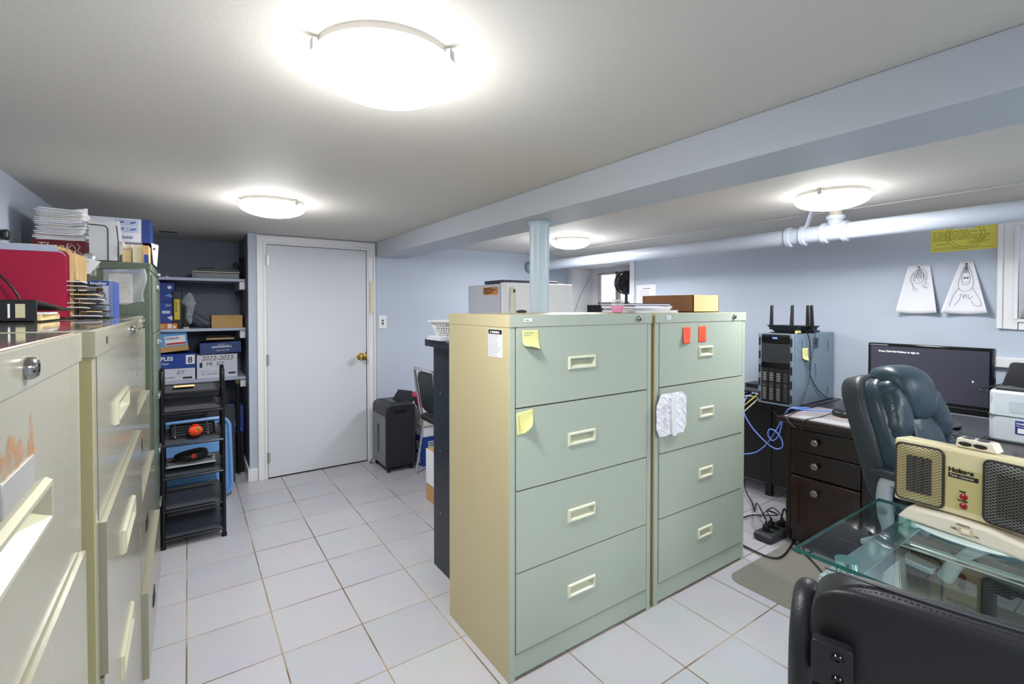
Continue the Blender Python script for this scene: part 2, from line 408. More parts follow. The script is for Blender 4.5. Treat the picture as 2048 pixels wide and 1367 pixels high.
M().lathe((0,4.16,0),[(.05,-.01),(.066,-.004),(.066,.019)],32,(0,1,0)).build('wall_flange', GREYP, t)
# ceiling lamps
LAMP = mat('lamp_diffuser', (255,253,250), .4, emit=17)
LRIM = mat('lamp_rim', (200,196,190), .4)
lamps = ((.385,1.075,'largest glowing round ceiling light, nearest the camera'), (.385,2.86,'glowing round ceiling light in front of the white door'),
         (2.66,1.07,'glowing round ceiling light above the pipe tee on the right'), (2.66,3.03,'glowing round ceiling light just right of the column'))
for i, (x, y, lb) in enumerate(lamps):
    t = thing('ceiling_light', lb, 'ceiling light', (x,y,CZ), 0, 'round flush ceiling lights')
    m = M().lathe((0,0,-.022),[(.135,.022),(.156,.022),(.158,.004),(.155,0),(.145,0)],48); m.build('lamp_pan', LRIM, t)
    prof = [(.158,-.004),(.163,-.016)]+[(.161*math.cos(a), -.018-.052*math.sin(a)) for a in [R(k*10) for k in range(1,9)]]+[(0,-.070)]
    M().lathe((0,0,-.012),prof,48).build('diffuser', LAMP, t, ang=70)
    for a in (R(215), R(335), R(95)):
        M().box(-.010,.010,.158,.168,-.03,-.008).build('clip', LRIM, t).rotation_euler = (0,0,a)
def light(kind, name, loc, e, size=.1, col=(1,1,1), rot=(0,0,0), sy=None):
    l = bpy.data.lights.new(name, kind); l.energy = e; l.color = col
    if kind == 'POINT': l.shadow_soft_size = size
    if kind == 'AREA':
        l.size = size
        if sy: l.shape = 'RECTANGLE'; l.size_y = sy
    o = bpy.data.objects.new(name, l); COL.objects.link(o); o.location = loc; o.rotation_euler = rot; return o
for i, (x, y, lb) in enumerate(lamps):
    light('POINT', 'lamp_bulb', (x,y,1.80), (9,9,5,10)[i], .12, (.97,.985,1))
    l = light('AREA', 'lamp_glow', (x,y,1.83), (13,13,13,20)[i], .3, (.97,.985,1)); l.data.shape = 'DISK'
light('AREA', 'added_fill', (1.2,-1.3,1.9), 75, 1.6, (.95,.975,1), (R(0),0,0), 1.2)  # added fill from behind the camera, no fixture hangs there
light('AREA', 'added_fill', (2.9,-1.0,1.9), 34, 1.0, (.9,.96,1), (0,0,0))  # second added fill, further right behind the camera

# =============================================================== FILING CABINETS
def pull(m, x0, x1, z0, z1, yf, mi_b=0, mi_w=1, dep=.022, pro=.007, bz=.009):
    # bevelled bezel around a recessed well; front plane at y = yf, facing -y
    o_ = [(x0,z0),(x1,z0),(x1,z1),(x0,z1)]; i_ = [(x0+bz,z0+bz),(x1-bz,z0+bz),(x1-bz,z1-bz),(x0+bz,z1-bz)]
    md = [(x0+bz*.4,z0+bz*.4),(x1-bz*.4,z0+bz*.4),(x1-bz*.4,z1-bz*.4),(x0+bz*.4,z1-bz*.4)]
    w_ = [(x0+bz+.004,z0+.026),(x1-bz-.010,z0+.026),(x1-bz-.010,z1-bz-.001),(x0+bz+.004,z1-bz-.001)]
    def q(a, ya, b, yb, mi):
        for k in range(4):
            j = (k+1) % 4
            m.face(((a[k][0],ya,a[k][1]),(a[j][0],ya,a[j][1]),(b[j][0],yb,b[j][1]),(b[k][0],yb,b[k][1])), mi)
    q(o_, yf, md, yf-pro, mi_b); q(md, yf-pro, i_, yf-pro, mi_b); q(i_, yf-pro, w_, yf+dep, mi_b)
    m.face([(a,yf+dep,b) for a, b in w_], mi_w)
def front(m, x0, x1, z0, z1, y0, y1, hole=None, mi=0):
    if not hole: m.box(x0,x1,y0,y1,z0,z1,mi); return
    a, b, c, d = hole
    for X0, X1, Z0, Z1 in ((x0,a,z0,z1),(b,x1,z0,z1),(a,b,z0,c),(a,b,d,z1)):
        m.box(X0,X1,y0,y1,Z0,Z1,mi)
def cabinet(label, loc, rz, W, D, H, zs, group, body, fr, offs, pw=.147, ph=.052, lockx=None, lip=.045, style='pull', hx=None, stile=.026, side_rev=.004, cb=None):
    t = thing('filing_cabinet', label, 'filing cabinet', loc, rz, group)
    m = M(); zb = zs[-1]
    m.box(0,.02,.0,D,0,H-lip,0); m.box(W-.02,W,.0,D,0,H-lip,0); m.box(.02,W-.02,D-.02,D,0,H-lip,0)
    m.box(.02,W-.02,.002,D-.02,.01,zb-.004,1)
    m.box(.0005,stile,-.0008,.02,0,H-lip,1); m.box(W-stile,W-.0005,-.0008,.02,0,H-lip,1)
    m.build('case', [body, fr], t, smooth=False, bevel=.0015)
    m = M(); m.box(stile,W-stile,.03,.05,zb,H-lip); m.build('drawer_cavity', DARK, t, smooth=False)
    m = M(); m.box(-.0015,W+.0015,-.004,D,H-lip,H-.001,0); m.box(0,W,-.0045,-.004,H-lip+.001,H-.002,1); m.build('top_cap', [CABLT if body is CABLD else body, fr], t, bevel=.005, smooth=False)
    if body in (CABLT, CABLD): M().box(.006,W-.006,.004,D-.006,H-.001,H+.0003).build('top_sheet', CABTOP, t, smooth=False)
    for i in range(4):
        z1, z0 = zs[i]-.0025, zs[i+1]+.003; y = -offs[i]-.002; x0, x1 = stile+.0042, W-stile-.0042
        cx = hx if hx else W/2; cz = (z0+z1)/2+.0
        h = (cx-pw/2, cx+pw/2, cz-ph/2, cz+ph/2)
        m = M(); front(m, x0, x1, z0, z1, y, y+.02, h if style == 'pull' else None)
        if offs[i] > .003: m.box(x0+.01,x1-.01,y+.02,.03,z0+.01,z1-.01)
        dr = m.build('drawer', fr, t, smooth=False)
        if style == 'pull':
            m = M(); pull(m, *h, y); m.build('drawer_pull', [CABBZ if not cb else cb, fr], dr, smooth=False)
        else:
            m = M(); m.box(cx-pw/2,cx+pw/2,y-.002,y,cz-ph/2,cz+ph/2); m.build('drawer_pull', BLACKM, dr, bevel=.001)
            m = M(); m.box(cx-pw/2+.01,cx+pw/2-.01,y-.0045,y-.002,cz-ph/2+.004,cz-ph/2+.014); m.build('pull_lip', DARKG, dr, bevel=.001)
    if lockx:
        m = M(); m.lathe((lockx,-.0045,H-lip/2-.001),[(.0125,0),(.0125,.003),(.0118,.006),(.0098,.009),(.0085,.0098),(0,.0102)],32,(0,-1,0)); lk = m.build('lock', LOCKM, t)
        m = M(); m.box(lockx-.0012,lockx+.0012,-.0152,-.0144,H-lip/2-.006,H-lip/2+.004); m.build('keyhole', BLACKM, lk)
    return t
ZS = [1.287,.991,.69,.39,.095]
c2 = cabinet('beige four-drawer filing cabinet marked with two yellow sticky notes, in room centre', (.944,1.403,0), 0, .765, .47, 1.33, ZS, 'lateral filing cabinets in room centre', CABS, CABF, [0,0,0,0], lockx=.675, hx=.348)
c1 = cabinet('beige four-drawer filing cabinet with orange sticky notes, beside the desk', (1.735,1.403,0), 0, .735, .47, 1.33, ZS, 'lateral filing cabinets in room centre', CABS, CABF, [0,.006,.003,.001], lockx=.622, hx=.38, pw=.115, ph=.052)
m = M(); m.box(.062,.098,-.0062,-.0047,1.303,1.316); l = m.build('name_strip', PAPER, c2); M().lines((.066,-.0068,1.311),(1,0,0),(0,0,-1),.028,1,.01,.003,3).build('typed_text', INKL, l)
m = M(); m.box(.075,.105,-.0062,-.0047,1.300,1.318); l = m.build('name_strip', PAPER, c1); M().lines((.079,-.0068,1.311),(1,0,0),(0,0,-1),.022,1,.01,.003,4).build('typed_text', INKL, l)
# warning label on the side of cabinet two
m = M(); m.box(-.0012,-.0002,.043,.140,1.172,1.276); wl = m.build('warning_label', WHITE, c2)
M().box(-.0016,-.0012,.045,.138,1.257,1.274).build('label_header', BLACKM, wl)
text('WARNING', .011, WHITE, wl, (-.0018,.115,1.2605), (0,-1,0), bold=.0003)
m = M(); m.face([(-.0018,.128,1.2605),(-.0018,.119,1.2605),(-.0018,.1235,1.270)]); m.build('warning_triangle', WHITE, wl)
M().lines((-.0016,.136,1.253),(0,-1,0),(0,0,-1),.088,14,.0057,.0017,11).build('fine_print', INKL, wl)
text('II', .05, mat('pencil',(150,158,146),.8), c2, (.700,-.0012,1.210), ext=.0001, name='pencil_mark'); 
text('I', .045, MATS['pencil'], c1, (.66,-.0012,1.215), ext=.0001, name='pencil_mark')

KB = [1.272,.969,.683,.397,.10]
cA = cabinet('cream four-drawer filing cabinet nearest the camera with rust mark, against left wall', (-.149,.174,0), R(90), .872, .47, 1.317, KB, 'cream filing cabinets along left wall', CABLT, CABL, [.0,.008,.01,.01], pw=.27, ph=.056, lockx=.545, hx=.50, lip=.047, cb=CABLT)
m = M(); m.box(.462,.575,-.004,0,1.158,1.192); m.build('label_holder', mat('holder_nickel',(186,184,180),.35,.5), cA, bevel=.001)
rm = mat('rust_smear',(178,122,72),.8); nt = rm.node_tree; tc = nt.nodes.new('ShaderNodeTexCoord'); nz = nt.nodes.new('ShaderNodeTexNoise'); nz.inputs['Scale'].default_value = 34; nz.inputs['Detail'].default_value = 6
gr = nt.nodes.new('ShaderNodeSeparateXYZ'); mr = nt.nodes.new('ShaderNodeMapRange'); mr.inputs[1].default_value = 1.19; mr.inputs[2].default_value = 1.245; mr.inputs[3].default_value = .52; mr.inputs[4].default_value = .30
sb = nt.nodes.new('ShaderNodeMath'); sb.operation = 'ADD'; m2 = nt.nodes.new('ShaderNodeMapRange'); m2.inputs[1].default_value = .88; m2.inputs[2].default_value = 1.10; m2.inputs[3].default_value = 0; m2.inputs[4].default_value = .75
nt.links.new(tc.outputs['Object'], nz.inputs['Vector']); nt.links.new(tc.outputs['Object'], gr.inputs[0]); nt.links.new(gr.outputs['Z'], mr.inputs[0]); nt.links.new(nz.outputs['Fac'], sb.inputs[0]); nt.links.new(mr.outputs[0], sb.inputs[1]); nt.links.new(sb.outputs[0], m2.inputs[0]); nt.links.new(m2.outputs[0], nt.nodes['Principled BSDF'].inputs['Alpha'])
m = M(); m.face([(.462,-.0024,1.192),(.585,-.0024,1.192),(.58,-.0024,1.24),(.465,-.0024,1.24)]); m.build('rust_stain', rm, cA, smooth=False)
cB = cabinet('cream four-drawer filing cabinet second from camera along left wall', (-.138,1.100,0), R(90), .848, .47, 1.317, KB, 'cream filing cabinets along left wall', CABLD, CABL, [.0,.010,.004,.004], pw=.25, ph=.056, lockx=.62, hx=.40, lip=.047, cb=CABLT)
M().box(.13,.142,-.006,-.0045,1.286,1.300).build('emblem', DARKG, cB)
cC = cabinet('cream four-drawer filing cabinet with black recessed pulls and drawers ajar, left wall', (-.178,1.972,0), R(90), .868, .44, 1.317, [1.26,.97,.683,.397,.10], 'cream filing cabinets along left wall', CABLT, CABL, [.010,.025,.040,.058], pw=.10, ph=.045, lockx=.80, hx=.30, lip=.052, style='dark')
# green tall cabinet
t = thing('tall_green_cabinet', 'tall dark green metal filing cabinet behind the cream cabinets, near alcove', 'filing cabinet', (-.148,2.87,0), R(90))
M().box(0,.76,0,.465,0,1.532).build('case', GREEN, t, bevel=.002, smooth=False)
M().box(-.002,.762,-.004,.465,1.532,1.568).build('top_cap', GREEN, t, bevel=.004, smooth=False)
for i in range(5):
    z = .06+i*.292
    dr = M().box(.03,.73,-.010,0,z,z+.285).build('drawer', GREEN, t, bevel=.002, smooth=False)
    M().box(.30,.46,-.020,-.010,z+.22,z+.245).build('drawer_pull', STEEL, dr, bevel=.003)
M().lathe((.70,-.004,1.55),[(.013,0),(.013,.006),(.009,.012),(0,.0125)],20,(0,-1,0)).build('lock', CHROME, t)

# sticky notes
def note(lb, loc, pts, fn=None, m_=YEL, wr=(), name='sticky_note', cat='sticky note', group=None, nl=3):
    # pts: outline w,h ; curled sheet as grid hanging on a face looking -y
    w, h = pts
    t = thing(name, lb, cat, loc, 0, group)
    def f(u, v):
        x, z = u*w, -v*h; y = -.0015
        if fn: x, y, z = fn(u, v, w, h)
        return (x, y, z)
    M().grid(f, 14, 14).build('sheet', m_, t, solid=.0004)
    return t
def curl(u, v, w, h):
    k = max(0, v-.55)/.45; c = k*k*(1-u)**.6
    return (u*w+.012*c+.006*v, -.002-.028*c-.006*k, -v*h+.022*c)
n1 = note('yellow sticky note with curled corner on top drawer of centre cabinet', (.998,1.401,1.273), (.075,.078), curl)
M().lines((.008,-.004,-.008),(1,0,0),(0,0,-1),.05,2,.009,.0018,5).build('handwriting', INKL, n1)
def curl2(u, v, w, h):
    k = max(0, u+v-1.15); c = k*k*1.6
    return (u*w-.03*c-.004*v, -.002-.035*c, -v*h+.03*c)
n2 = note('yellow sticky note folded at the corner on second drawer of centre cabinet', (.972,1.401,.975), (.076,.082), curl2)
n2.rotation_euler = (0, R(-6), 0)
M().lines((.008,-.004,-.012),(0,0,-1),(1,0,0),.06,1,.009,.0018,6).build('handwriting', INKL, n2)
def c3(u, v, w, h): return (u*w+.002*math.sin(v*5), -.0025-.010*(v**2)*(1-u), -v*h)
note('orange sticky note with bent corner, left of the two on beside-desk cabinet', (1.928,1.401,1.262), (.058,.078), c3, ORG, group='orange sticky notes')
n = note('orange sticky note with drawn face, right of the two on beside-desk cabinet', (2.054,1.401,1.264), (.060,.078), None, ORG, group='orange sticky notes')
m = M(); m.tube([(.018,-.002,-.058),(.028,-.002,-.062),(.040,-.002,-.057)],.0008,5); m.tube([(.022,-.002,-.048),(.022,-.002,-.052)],.0009,5); m.tube([(.036,-.002,-.047),(.036,-.002,-.051)],.0009,5); m.build('drawn_face', mat('marker_brown',(150,50,30),.8), n)
# crumpled paper on cabinet one
t = thing('crumpled_notice', 'crumpled white notice taped on second drawer of cabinet beside desk', 'paper', (1.722,1.388,.965))
rr = random.Random(5); jit = [[rr.uniform(0,.0035) for _ in range(17)] for _ in range(17)]
def crf(u, v):
    w = .215; h = .19
    x = u*w; z = -v*h
    if u < .2 and v < .25: x += .03*(1-u/.2)*(1-v/.25)
    if u > .85: z -= .03*(u-.85)/.15*(1-v); x -= .012*v
    if v > .8: x += .02*(v-.8)/.2*(.5-u)*2
    return (x, -.004-jit[int(u*16)][int(v*16)]-.010*abs(math.sin(u*7))*v, z)
M().grid(crf, 16, 16).build('sheet', PAPER, t, solid=.0004, smooth=False)
m = M(); m.prism([(.083,-.028,-.012),(.103,-.030,-.012),(.108,-.032,-.19),(.09,-.030,-.19)],(0,.006,0)); m.build('fold_ridge', WHITE, t)
m = M(); m.lines((.012,-.0285,-.045),(1,0,.05),(0,0,-1),.065,4,.009,.0015,4); m.lines((.02,-.0285,-.105),(1,0,.05),(0,0,-1),.06,5,.009,.0015,7); m.lines((.12,-.0285,-.03),(1,0,.02),(0,0,-1),.06,2,.012,.0015,9)
m.build('printed_text', INKL, t)

# ---- on top of centre cabinets
t = thing('cardboard_tray', 'open brown cardboard box on top of cabinet beside desk', 'cardboard box', (2.26,1.66,1.330), 0)
m = M(); a, b, h = .112, .165, .090
m.box(-a,a,-b,b,0,.004,0); m.box(-a,-a+.004,-b,b,0,h,1); m.box(a-.004,a,-b,b,0,h,0); m.box(-a,a,-b,-b+.004,0,h,0); m.box(-a,a,b-.004,b,0,h,1)
m.build('box_walls', [CARDL, mat('cardboard_shaded',(150,108,74),.85,var=.05)], t, smooth=False)  # shade on the left wall painted in as a darker brown
m = M(); m.prism([(-.03,.02,.03),(.10,.02,.03),(.10,-.02,.097),(-.03,-.02,.097)],(0,.002,0)); m.build('paper_insert', PAPER, t)
bk = [((1.80,1.58,1.3300),.30,.23,.012,'white magazine at the bottom of pile on centre cabinets',mat('magazine_white',(206,206,214),.8,spec=.1),R(2)),((1.80,1.60,1.3422),.26,.20,.009,'pale folded document second from bottom of pile on centre cabinets',PAPER2,R(-3)),
      ((1.80,1.60,1.3514),.29,.21,.012,'white booklet under the navy folder on centre cabinets',PAPER,R(4)),((1.79,1.60,1.3636),.28,.21,.011,'navy glossy folder on top of pile on centre cabinets',mat('navy_cover',(24,34,70),.7,spec=.1),R(1))]
for (x,y,z),w_,d_,h_,lb,mm,rz in bk:
    t = thing('booklet', lb, 'booklet', (x+.04,y,z), rz, 'papers piled behind the candle')
    M().box(-w_/2,w_/2,-d_/2,d_/2,0,h_*.2).build('back_cover', mm, t, smooth=False); M().box(-w_/2+.003,w_/2-.004,-d_/2+.003,d_/2-.003,h_*.2,h_*.8).build('pages', PAPER, t, smooth=False)
    M().box(-w_/2,w_/2,-d_/2,d_/2,h_*.8,h_).build('front_cover', mm, t, smooth=False)
t = thing('candle_jar', 'small clear glass jar with pink candle wax on centre cabinet', 'candle', (1.56,1.465,1.330))
gp = [(.016,0),(.024,.004),(.029,.016),(.030,.030),(.027,.046),(.023,.058)]
m = M(); n_ = 32
m.lathe((0,0,0),gp,n_); 
jb = m.build('jar', GLASSC, t); 
bmx = bmesh.new(); bmx.from_mesh(jb.data); bmesh.ops.delete(bmx, geom=[f for f in bmx.faces if len(f.verts) > 4 and f.calc_center_median().z > .05], context='FACES'); bmx.to_mesh(jb.data); bmx.free()
M().lathe((0,0,.001),[(.014,.001),(.0225,.004),(.0275,.016),(.0283,.032),(0,.033)],32).build('wax', PINKW, t)
M().lathe((0,0,.054),[(.0225,0),(.0238,.001),(.0238,.004),(.0225,.005)],32).build('rim', WHITE, t)
M().tube([(0,0,.033),(.001,0,.041)],.0008,6).build('wick', BLACKM, t)

# ---- fridge
t = thing('refrigerator', 'white apartment refrigerator standing behind the centre filing cabinets', 'refrigerator', (1.785,2.70,0))
FR = mat('fridge_side', (192,195,202), .5, bump=.08, bscale=250); FW = mat('fridge_door', (250,250,252), .3)
M().box(0,.61,.045,.52,.02,1.518).build('body', FR, t, bevel=.008)
for z0, z1 in ((.04,1.02),(1.03,1.525)):
    d = M().box(.012,.61,0,.045,z0,z1).build('fridge_door', FW, t, bevel=.008)
    M().box(.0,.012,.004,.06,z0,z1).build('door_edge', WHITE, d, bevel=.003)
    zc = z1-.03 if z0 > 1 else z1-.45
    M().tube([(.05,-.008,zc),(.05,-.028,zc-.06),(.052,-.03,zc-.16),(.066,-.022,zc-.22),(.064,-.004,zc-.27)],[.011,.011,.01,.012,.008],10,sm=5).build('handle', mat('handle_ivory',(226,220,196),.4), d)
M().box(.045,.056,-.041,-.033,1.455,1.478).build('latch_button', BLACKP, t)
m = M(); m.sell((.135,-.004,1.325),(.045,.004,.012),1,1); m.build('badge', DARKG, t)
t = thing('bumper_sticker', 'orange and black cut-out sticker on the grey side of refrigerator', 'sticker', (1.7845,2.99,1.45))
m = M(); m.rplate((-.0005,-.10,.02),(0,-1,0),(0,0,1),.20,.055,.0006,.012); m.build('sticker_base', mat('sticker_orange',(206,134,66),.6,var=.35,vscale=30), t)
text('PIZZA', .022, WHITE, t, (-.0014,-.06,.036), (0,-1,.06), bold=.0006) if False else None
M().lines((-.0016,-.012,.040),(0,-1,.05),(0,0,-1),.17,3,.015,.010,21).build('sticker_lettering', mat('sticker_dark',(56,40,40),.7), t)
t = thing('black_tray', 'flat black tray lying on top of the white refrigerator', 'tray', (2.09,2.92,1.5185+.007))
m = M(); m.box(-.24,.26,-.10,.16,0,.004); m.box(-.24,.26,-.10,-.094,.004,.024); m.box(-.24,.26,.154,.16,.004,.024); m.box(-.24,-.234,-.094,.154,.004,.024); m.box(.254,.26,-.094,.154,.004,.024)
m.build('tray_body', DARKG, t, bevel=.002); M().box(-.234,.254,-.094,.154,.0045,.012).build('liner', BLACKP, t)
# ---- black bar table
t = thing('bar_counter', 'tall black bar counter standing behind the centre filing cabinets', 'counter', (1.065,2.18,0))
M().box(-.045,.40,-.16,.125,1.155,1.192).build('counter_top', mat('black_laminate',(30,36,44),.35,bump=.05,bscale=40), t, bevel=.003)
M().box(0,.022,-.13,.115,0,1.155).build('end_panel', MATS['black_laminate'], t, bevel=.002)
M().box(.022,.36,.09,.112,.05,1.155).build('back_panel', MATS['black_laminate'], t, bevel=.002)
for z in (.30,.62,.92): M().cyl((-.001,.03,z),(-.003,.03,z),.005,10).build('screw', STEEL, t)
t = thing('plastic_tray', 'flat pale plastic tray under the white basket on black counter', 'tray', (1.10,2.16,1.1925))
m = M(); m.rplate((0,0,0),(1,0,0),(0,1,0),.20,.18,.010,.02); m.build('tray_base', mat('pale_lid',(196,196,206),.5), t, bevel=.002)
M().rplate((0,0,.010),(1,0,0),(0,1,0),.185,.165,.010,.02).build('tray_rim', MATS['pale_lid'], t, bevel=.002)
t = thing('wire_basket', 'small white perforated basket on black counter behind cabinet', 'basket', (1.09,2.16,1.213))
m = M()
def bsk(u, v):
    a = 2*PI*u; r = .062+.022*v
    return (r*math.cos(a), r*math.sin(a)*.9, .0+.055*v)
m.grid(bsk, 36, 5); b = m.build('basket_wall', WHITE, t, solid=.002); b.modifiers.new('w','WIREFRAME').thickness = .005
M().lathe((0,0,0),[(0,0),(.062,0),(.062,.003),(0,.003)],32).build('basket_floor', WHITE, t)
M().lathe((0,0,.052),[(.078,.0),(.100,.018),(.108,.020),(.108,.024),(.098,.023),(.078,.006)],40).build('rim', WHITE, t)
# ---- wall sheet, fan, window stuff
def wallsheet(name, lb, cat, y, z, w, h, m_):   # top-left corner seen from the room, right wall
    t = thing(name, lb, cat, (XR,y,z)); M().box(-.0022,-.0012,-w,0,-h,0).build('sheet', m_, t, smooth=False); return t
t = wallsheet('typed_notice', 'white typed sheet taped on blue wall behind the cardboard box', 'notice', 3.19,1.572,.23,.30,PAPER)
M().lines((-.003,-.08,-.035),(0,-1,0),(0,0,-1),.09,1,.01,.006,2).build('heading', INK, t)
M().lines((-.003,-.03,-.06),(0,-1,0),(0,0,-1),.18,12,.018,.003,8).build('typed_text', INKL, t)
t = wallsheet('certificate', 'yellow certificate with circular seal pinned to wall under the pipe', 'certificate', .942,1.845,.283,.165,YELLOWP)
m = M()
for r_ in (.068,.082): m.ring((-.0028,-.15,-.073),r_,.0010,(1,0,0))
m.build('seal', mat('seal_ink',(150,138,66),.8), t)
M().box(-.0034,-.0024,-.19,-.105,-.045,-.018).build('title_patch', mat('pale_patch',(214,212,196),.7), t)
m = M(); m.lines((-.0032,-.008,-.05),(0,-1,0),(0,0,-1),.26,6,.0095,.0022,31); m.lines((-.0032,-.16,-.115),(0,-1,0),(0,0,-1),.11,2,.007,.0016,33); m.lines((-.0032,-.01,-.142),(0,-1,0),(0,0,-1),.26,2,.009,.0014,34); m.build('printed_text', mat('olive_ink',(92,86,44),.8), t)
m = M(); m.tube([(-.0034,-.02-.009*i,-.122+.004*math.sin(i*2.3)) for i in range(7)],.0007,5,sm=4); m.tube([(-.0034,-.19-.01*i,-.108+.004*math.sin(i*2.1)) for i in range(6)],.0007,5,sm=4); m.build('signature', INK, t)
# two hanging drawings
def drawing(lb, y, z, wt, wb, h, lean, kind):
    t = thing('pencil_drawing', lb, 'drawing', (XR,y,z), 0, 'pencil drawings pinned to the wall')
    def f(u, v):
        w = wt+(wb-wt)*v; yy = -(u-.5)*w-lean*v
        bow = (.030*v+.004)*(4*(u-.5)**2)+.012*v
        return (-.004-bow-.01*v, yy, -v*h-.008*math.sin(PI*u)*v)
    M().grid(f, 16, 14).build('sheet', PAPER, t, solid=.0005)
    M().sell((-.010,0,-.012),(.003,.006,.004),1,1,10,6).build('pin', BLACKP, t)
    def P(u, v, k=-.0022): a = f(u, v); return (a[0]+k, a[1], a[2])
    E_ = 1.3; m = M(); L = lambda pts, r=.0008: m.tube([P(.5+(p[0]-.5)*E_,p[1]) for p in pts], r, 5, sm=4)
    if kind == 0:
        L([(.42,.10),(.30,.2),(.27,.32),(.33,.36),(.38,.42),(.45,.50),(.50,.49)]); L([(.42,.10),(.55,.06),(.72,.12),(.75,.25),(.70,.34),(.78,.42)])
        L([(.36,.22),(.38,.32),(.46,.37),(.55,.37),(.64,.31),(.66,.2)]); 
        for k in range(6): L([(.5+.01*k,.08),(.40+.05*k,.16),(.37+.055*k,.26)])
        L([(.42,.26),(.46,.255)],.001); L([(.55,.255),(.60,.26)],.001); L([(.48,.32),(.52,.325),(.55,.32)])
        L([(.60,.38),(.62,.46),(.75,.46)])
        for k in range(8): L([(.34+.05*k,.13+.01*abs(k-4)),(.31+.055*k,.22),(.30+.058*k,.30+.012*abs(k-4))],.0006)
        L([(.70,.36),(.66,.44),(.72,.50)]); L([(.31,.34),(.36,.44),(.40,.53),(.47,.54)])
    else:
        L([(.5,.04),(.36,.14),(.30,.3),(.30,.46),(.38,.55),(.5,.56)]); L([(.5,.04),(.66,.14),(.72,.3),(.70,.46),(.60,.55),(.5,.56)])
        L([(.38,.2),(.36,.32),(.42,.42),(.5,.45),(.60,.40),(.63,.3),(.60,.2)]); 
        for k in range(6): L([(.5,.06),(.42+.03*k,.14),(.38+.045*k,.22)])
        for c in (.44,.56): m.sell(P(c,.31,-.001),(.001,.006,.006),1,1,10,6)
        L([(.47,.39),(.5,.40),(.53,.39)]); L([(.34,.5),(.24,.64),(.22,.86)]); L([(.66,.5),(.76,.64),(.82,.84),(.68,.84),(.62,.74)])
        L([(.40,.60),(.38,.72),(.30,.84)]); L([(.56,.62),(.58,.72),(.66,.66)]); L([(.44,.62),(.46,.70),(.50,.62),(.53,.70)])
    m.build('pencil_lines', mat('graphite',(112,114,124),.8), t)
    return t
drawing('pencil drawing of a short-haired girl on white paper pinned to wall, left one', .995,1.610,.105,.195,.285,0,0)
drawing('pencil drawing of a hooded girl on white paper pinned to wall, right one', .782,1.615,.055,.195,.290,0,1)
# fan in window recess
t = thing('desk_fan', 'black round desk fan standing in the small window recess', 'fan', (3.87,3.51,1.29), 0); t.scale = (1,1.18,1)
M().box(-.06,.06,-.20,.20,0,.05).build('fan_base', BLACKP, t, bevel=.008)
M().cyl((0,0,.05),(0,0,.22),.014,16).build('stem', BLACKP, t)
m = M(); c = (0,0,.325)
m.ring((-.03,0,.325),.118,.005,(1,0,0)); m.ring((.0,0,.325),.122,.006,(1,0,0)); m.ring((.03,0,.325),.118,.005,(1,0,0)); m.build('cage_ring', DARKG, t)
m = M()
for rr_ in (.03,.05,.07,.09,.108): m.ring((-.034,0,.325),rr_,.0022,(1,0,0))
for k in range(24): a = 2*PI*k/24; m.tube([(-.034,.02*math.cos(a),.325+.02*math.sin(a)),(-.034,.117*math.cos(a+.3),.325+.117*math.sin(a+.3))],.0025,5)
m.lathe((-.034,0,.325),[(0,0),(.026,0),(.024,.008),(0,.009)],24,(-1,0,0)); m.build('grille', BLACKP, t)
M().lathe((.02,0,.325),[(.118,0),(.118,.02),(0,.021)],40,(1,0,0)).build('rear_housing', DARKG, t)
m = M()
for k in range(5):
    a = 2*PI*k/5; f_ = lambda u, v, a=a: (.0+.02*(v-.5), (.02+.085*u)*math.cos(a+(v-.5)*.9), .325+(.02+.085*u)*math.sin(a+(v-.5)*.9)); m.grid(f_, 4, 4)
m.build('blades', DARKG, t, solid=.002)
t = thing('window_box', 'low black box on sill beneath the bright window pane', 'box', (3.80,3.86,1.29))
M().box(-.05,.05,-.125,.125,0,.075).build('box_body', BLACKM, t, bevel=.004); M().box(-.052,.052,-.127,.127,.075,.088).build('box_lid', BLACKP, t, bevel=.003)
o = M().tube([(3.90,4.09,1.72),(3.86,4.115,1.62),(3.76,4.12,1.47),(3.69,4.12,1.31)],.0025,6,sm=6).build('thin_cable', GREYP); tag(o, 'thin grey cable hanging down the left side of window recess', 'cable')
t = thing('trinket', 'small dark green trinket on sill of the right window', 'ornament', (3.72,.53,1.29))
M().box(-.03,.03,-.05,.03,0,.018).build('trinket_base', mat('trinket_green',(40,66,58),.4), t, bevel=.004); M().sell((0,-.015,.04),(.022,.022,.025),1,1).build('trinket_body', mat('trinket_brass',(120,110,84),.3,.5), t)
M().tube([(0,.03,.012),(0,.012,.05),(0,-.01,.075)],.003,6).build('trinket_arm', BLACKP, t)
# white rail behind printer
struct(M().box(XR-.035,XR,-1.2,.72,1.03,1.085).build('trim_4', TRIM, bevel=.004))
o = M().sell((XL+.012,2.80,1.655),(.014,.022,.022),.6,1).build('cable_port', BLACKP); tag(o, 'small round black fitting on blue left wall above folders', 'wall fitting')
o = M().box(-.17,-.06,4.43,4.46,CZ-.004,CZ-.0005).build('ceiling_slot', BLACKM); tag(o, 'narrow dark slot in ceiling above the alcove shelves', 'vent')

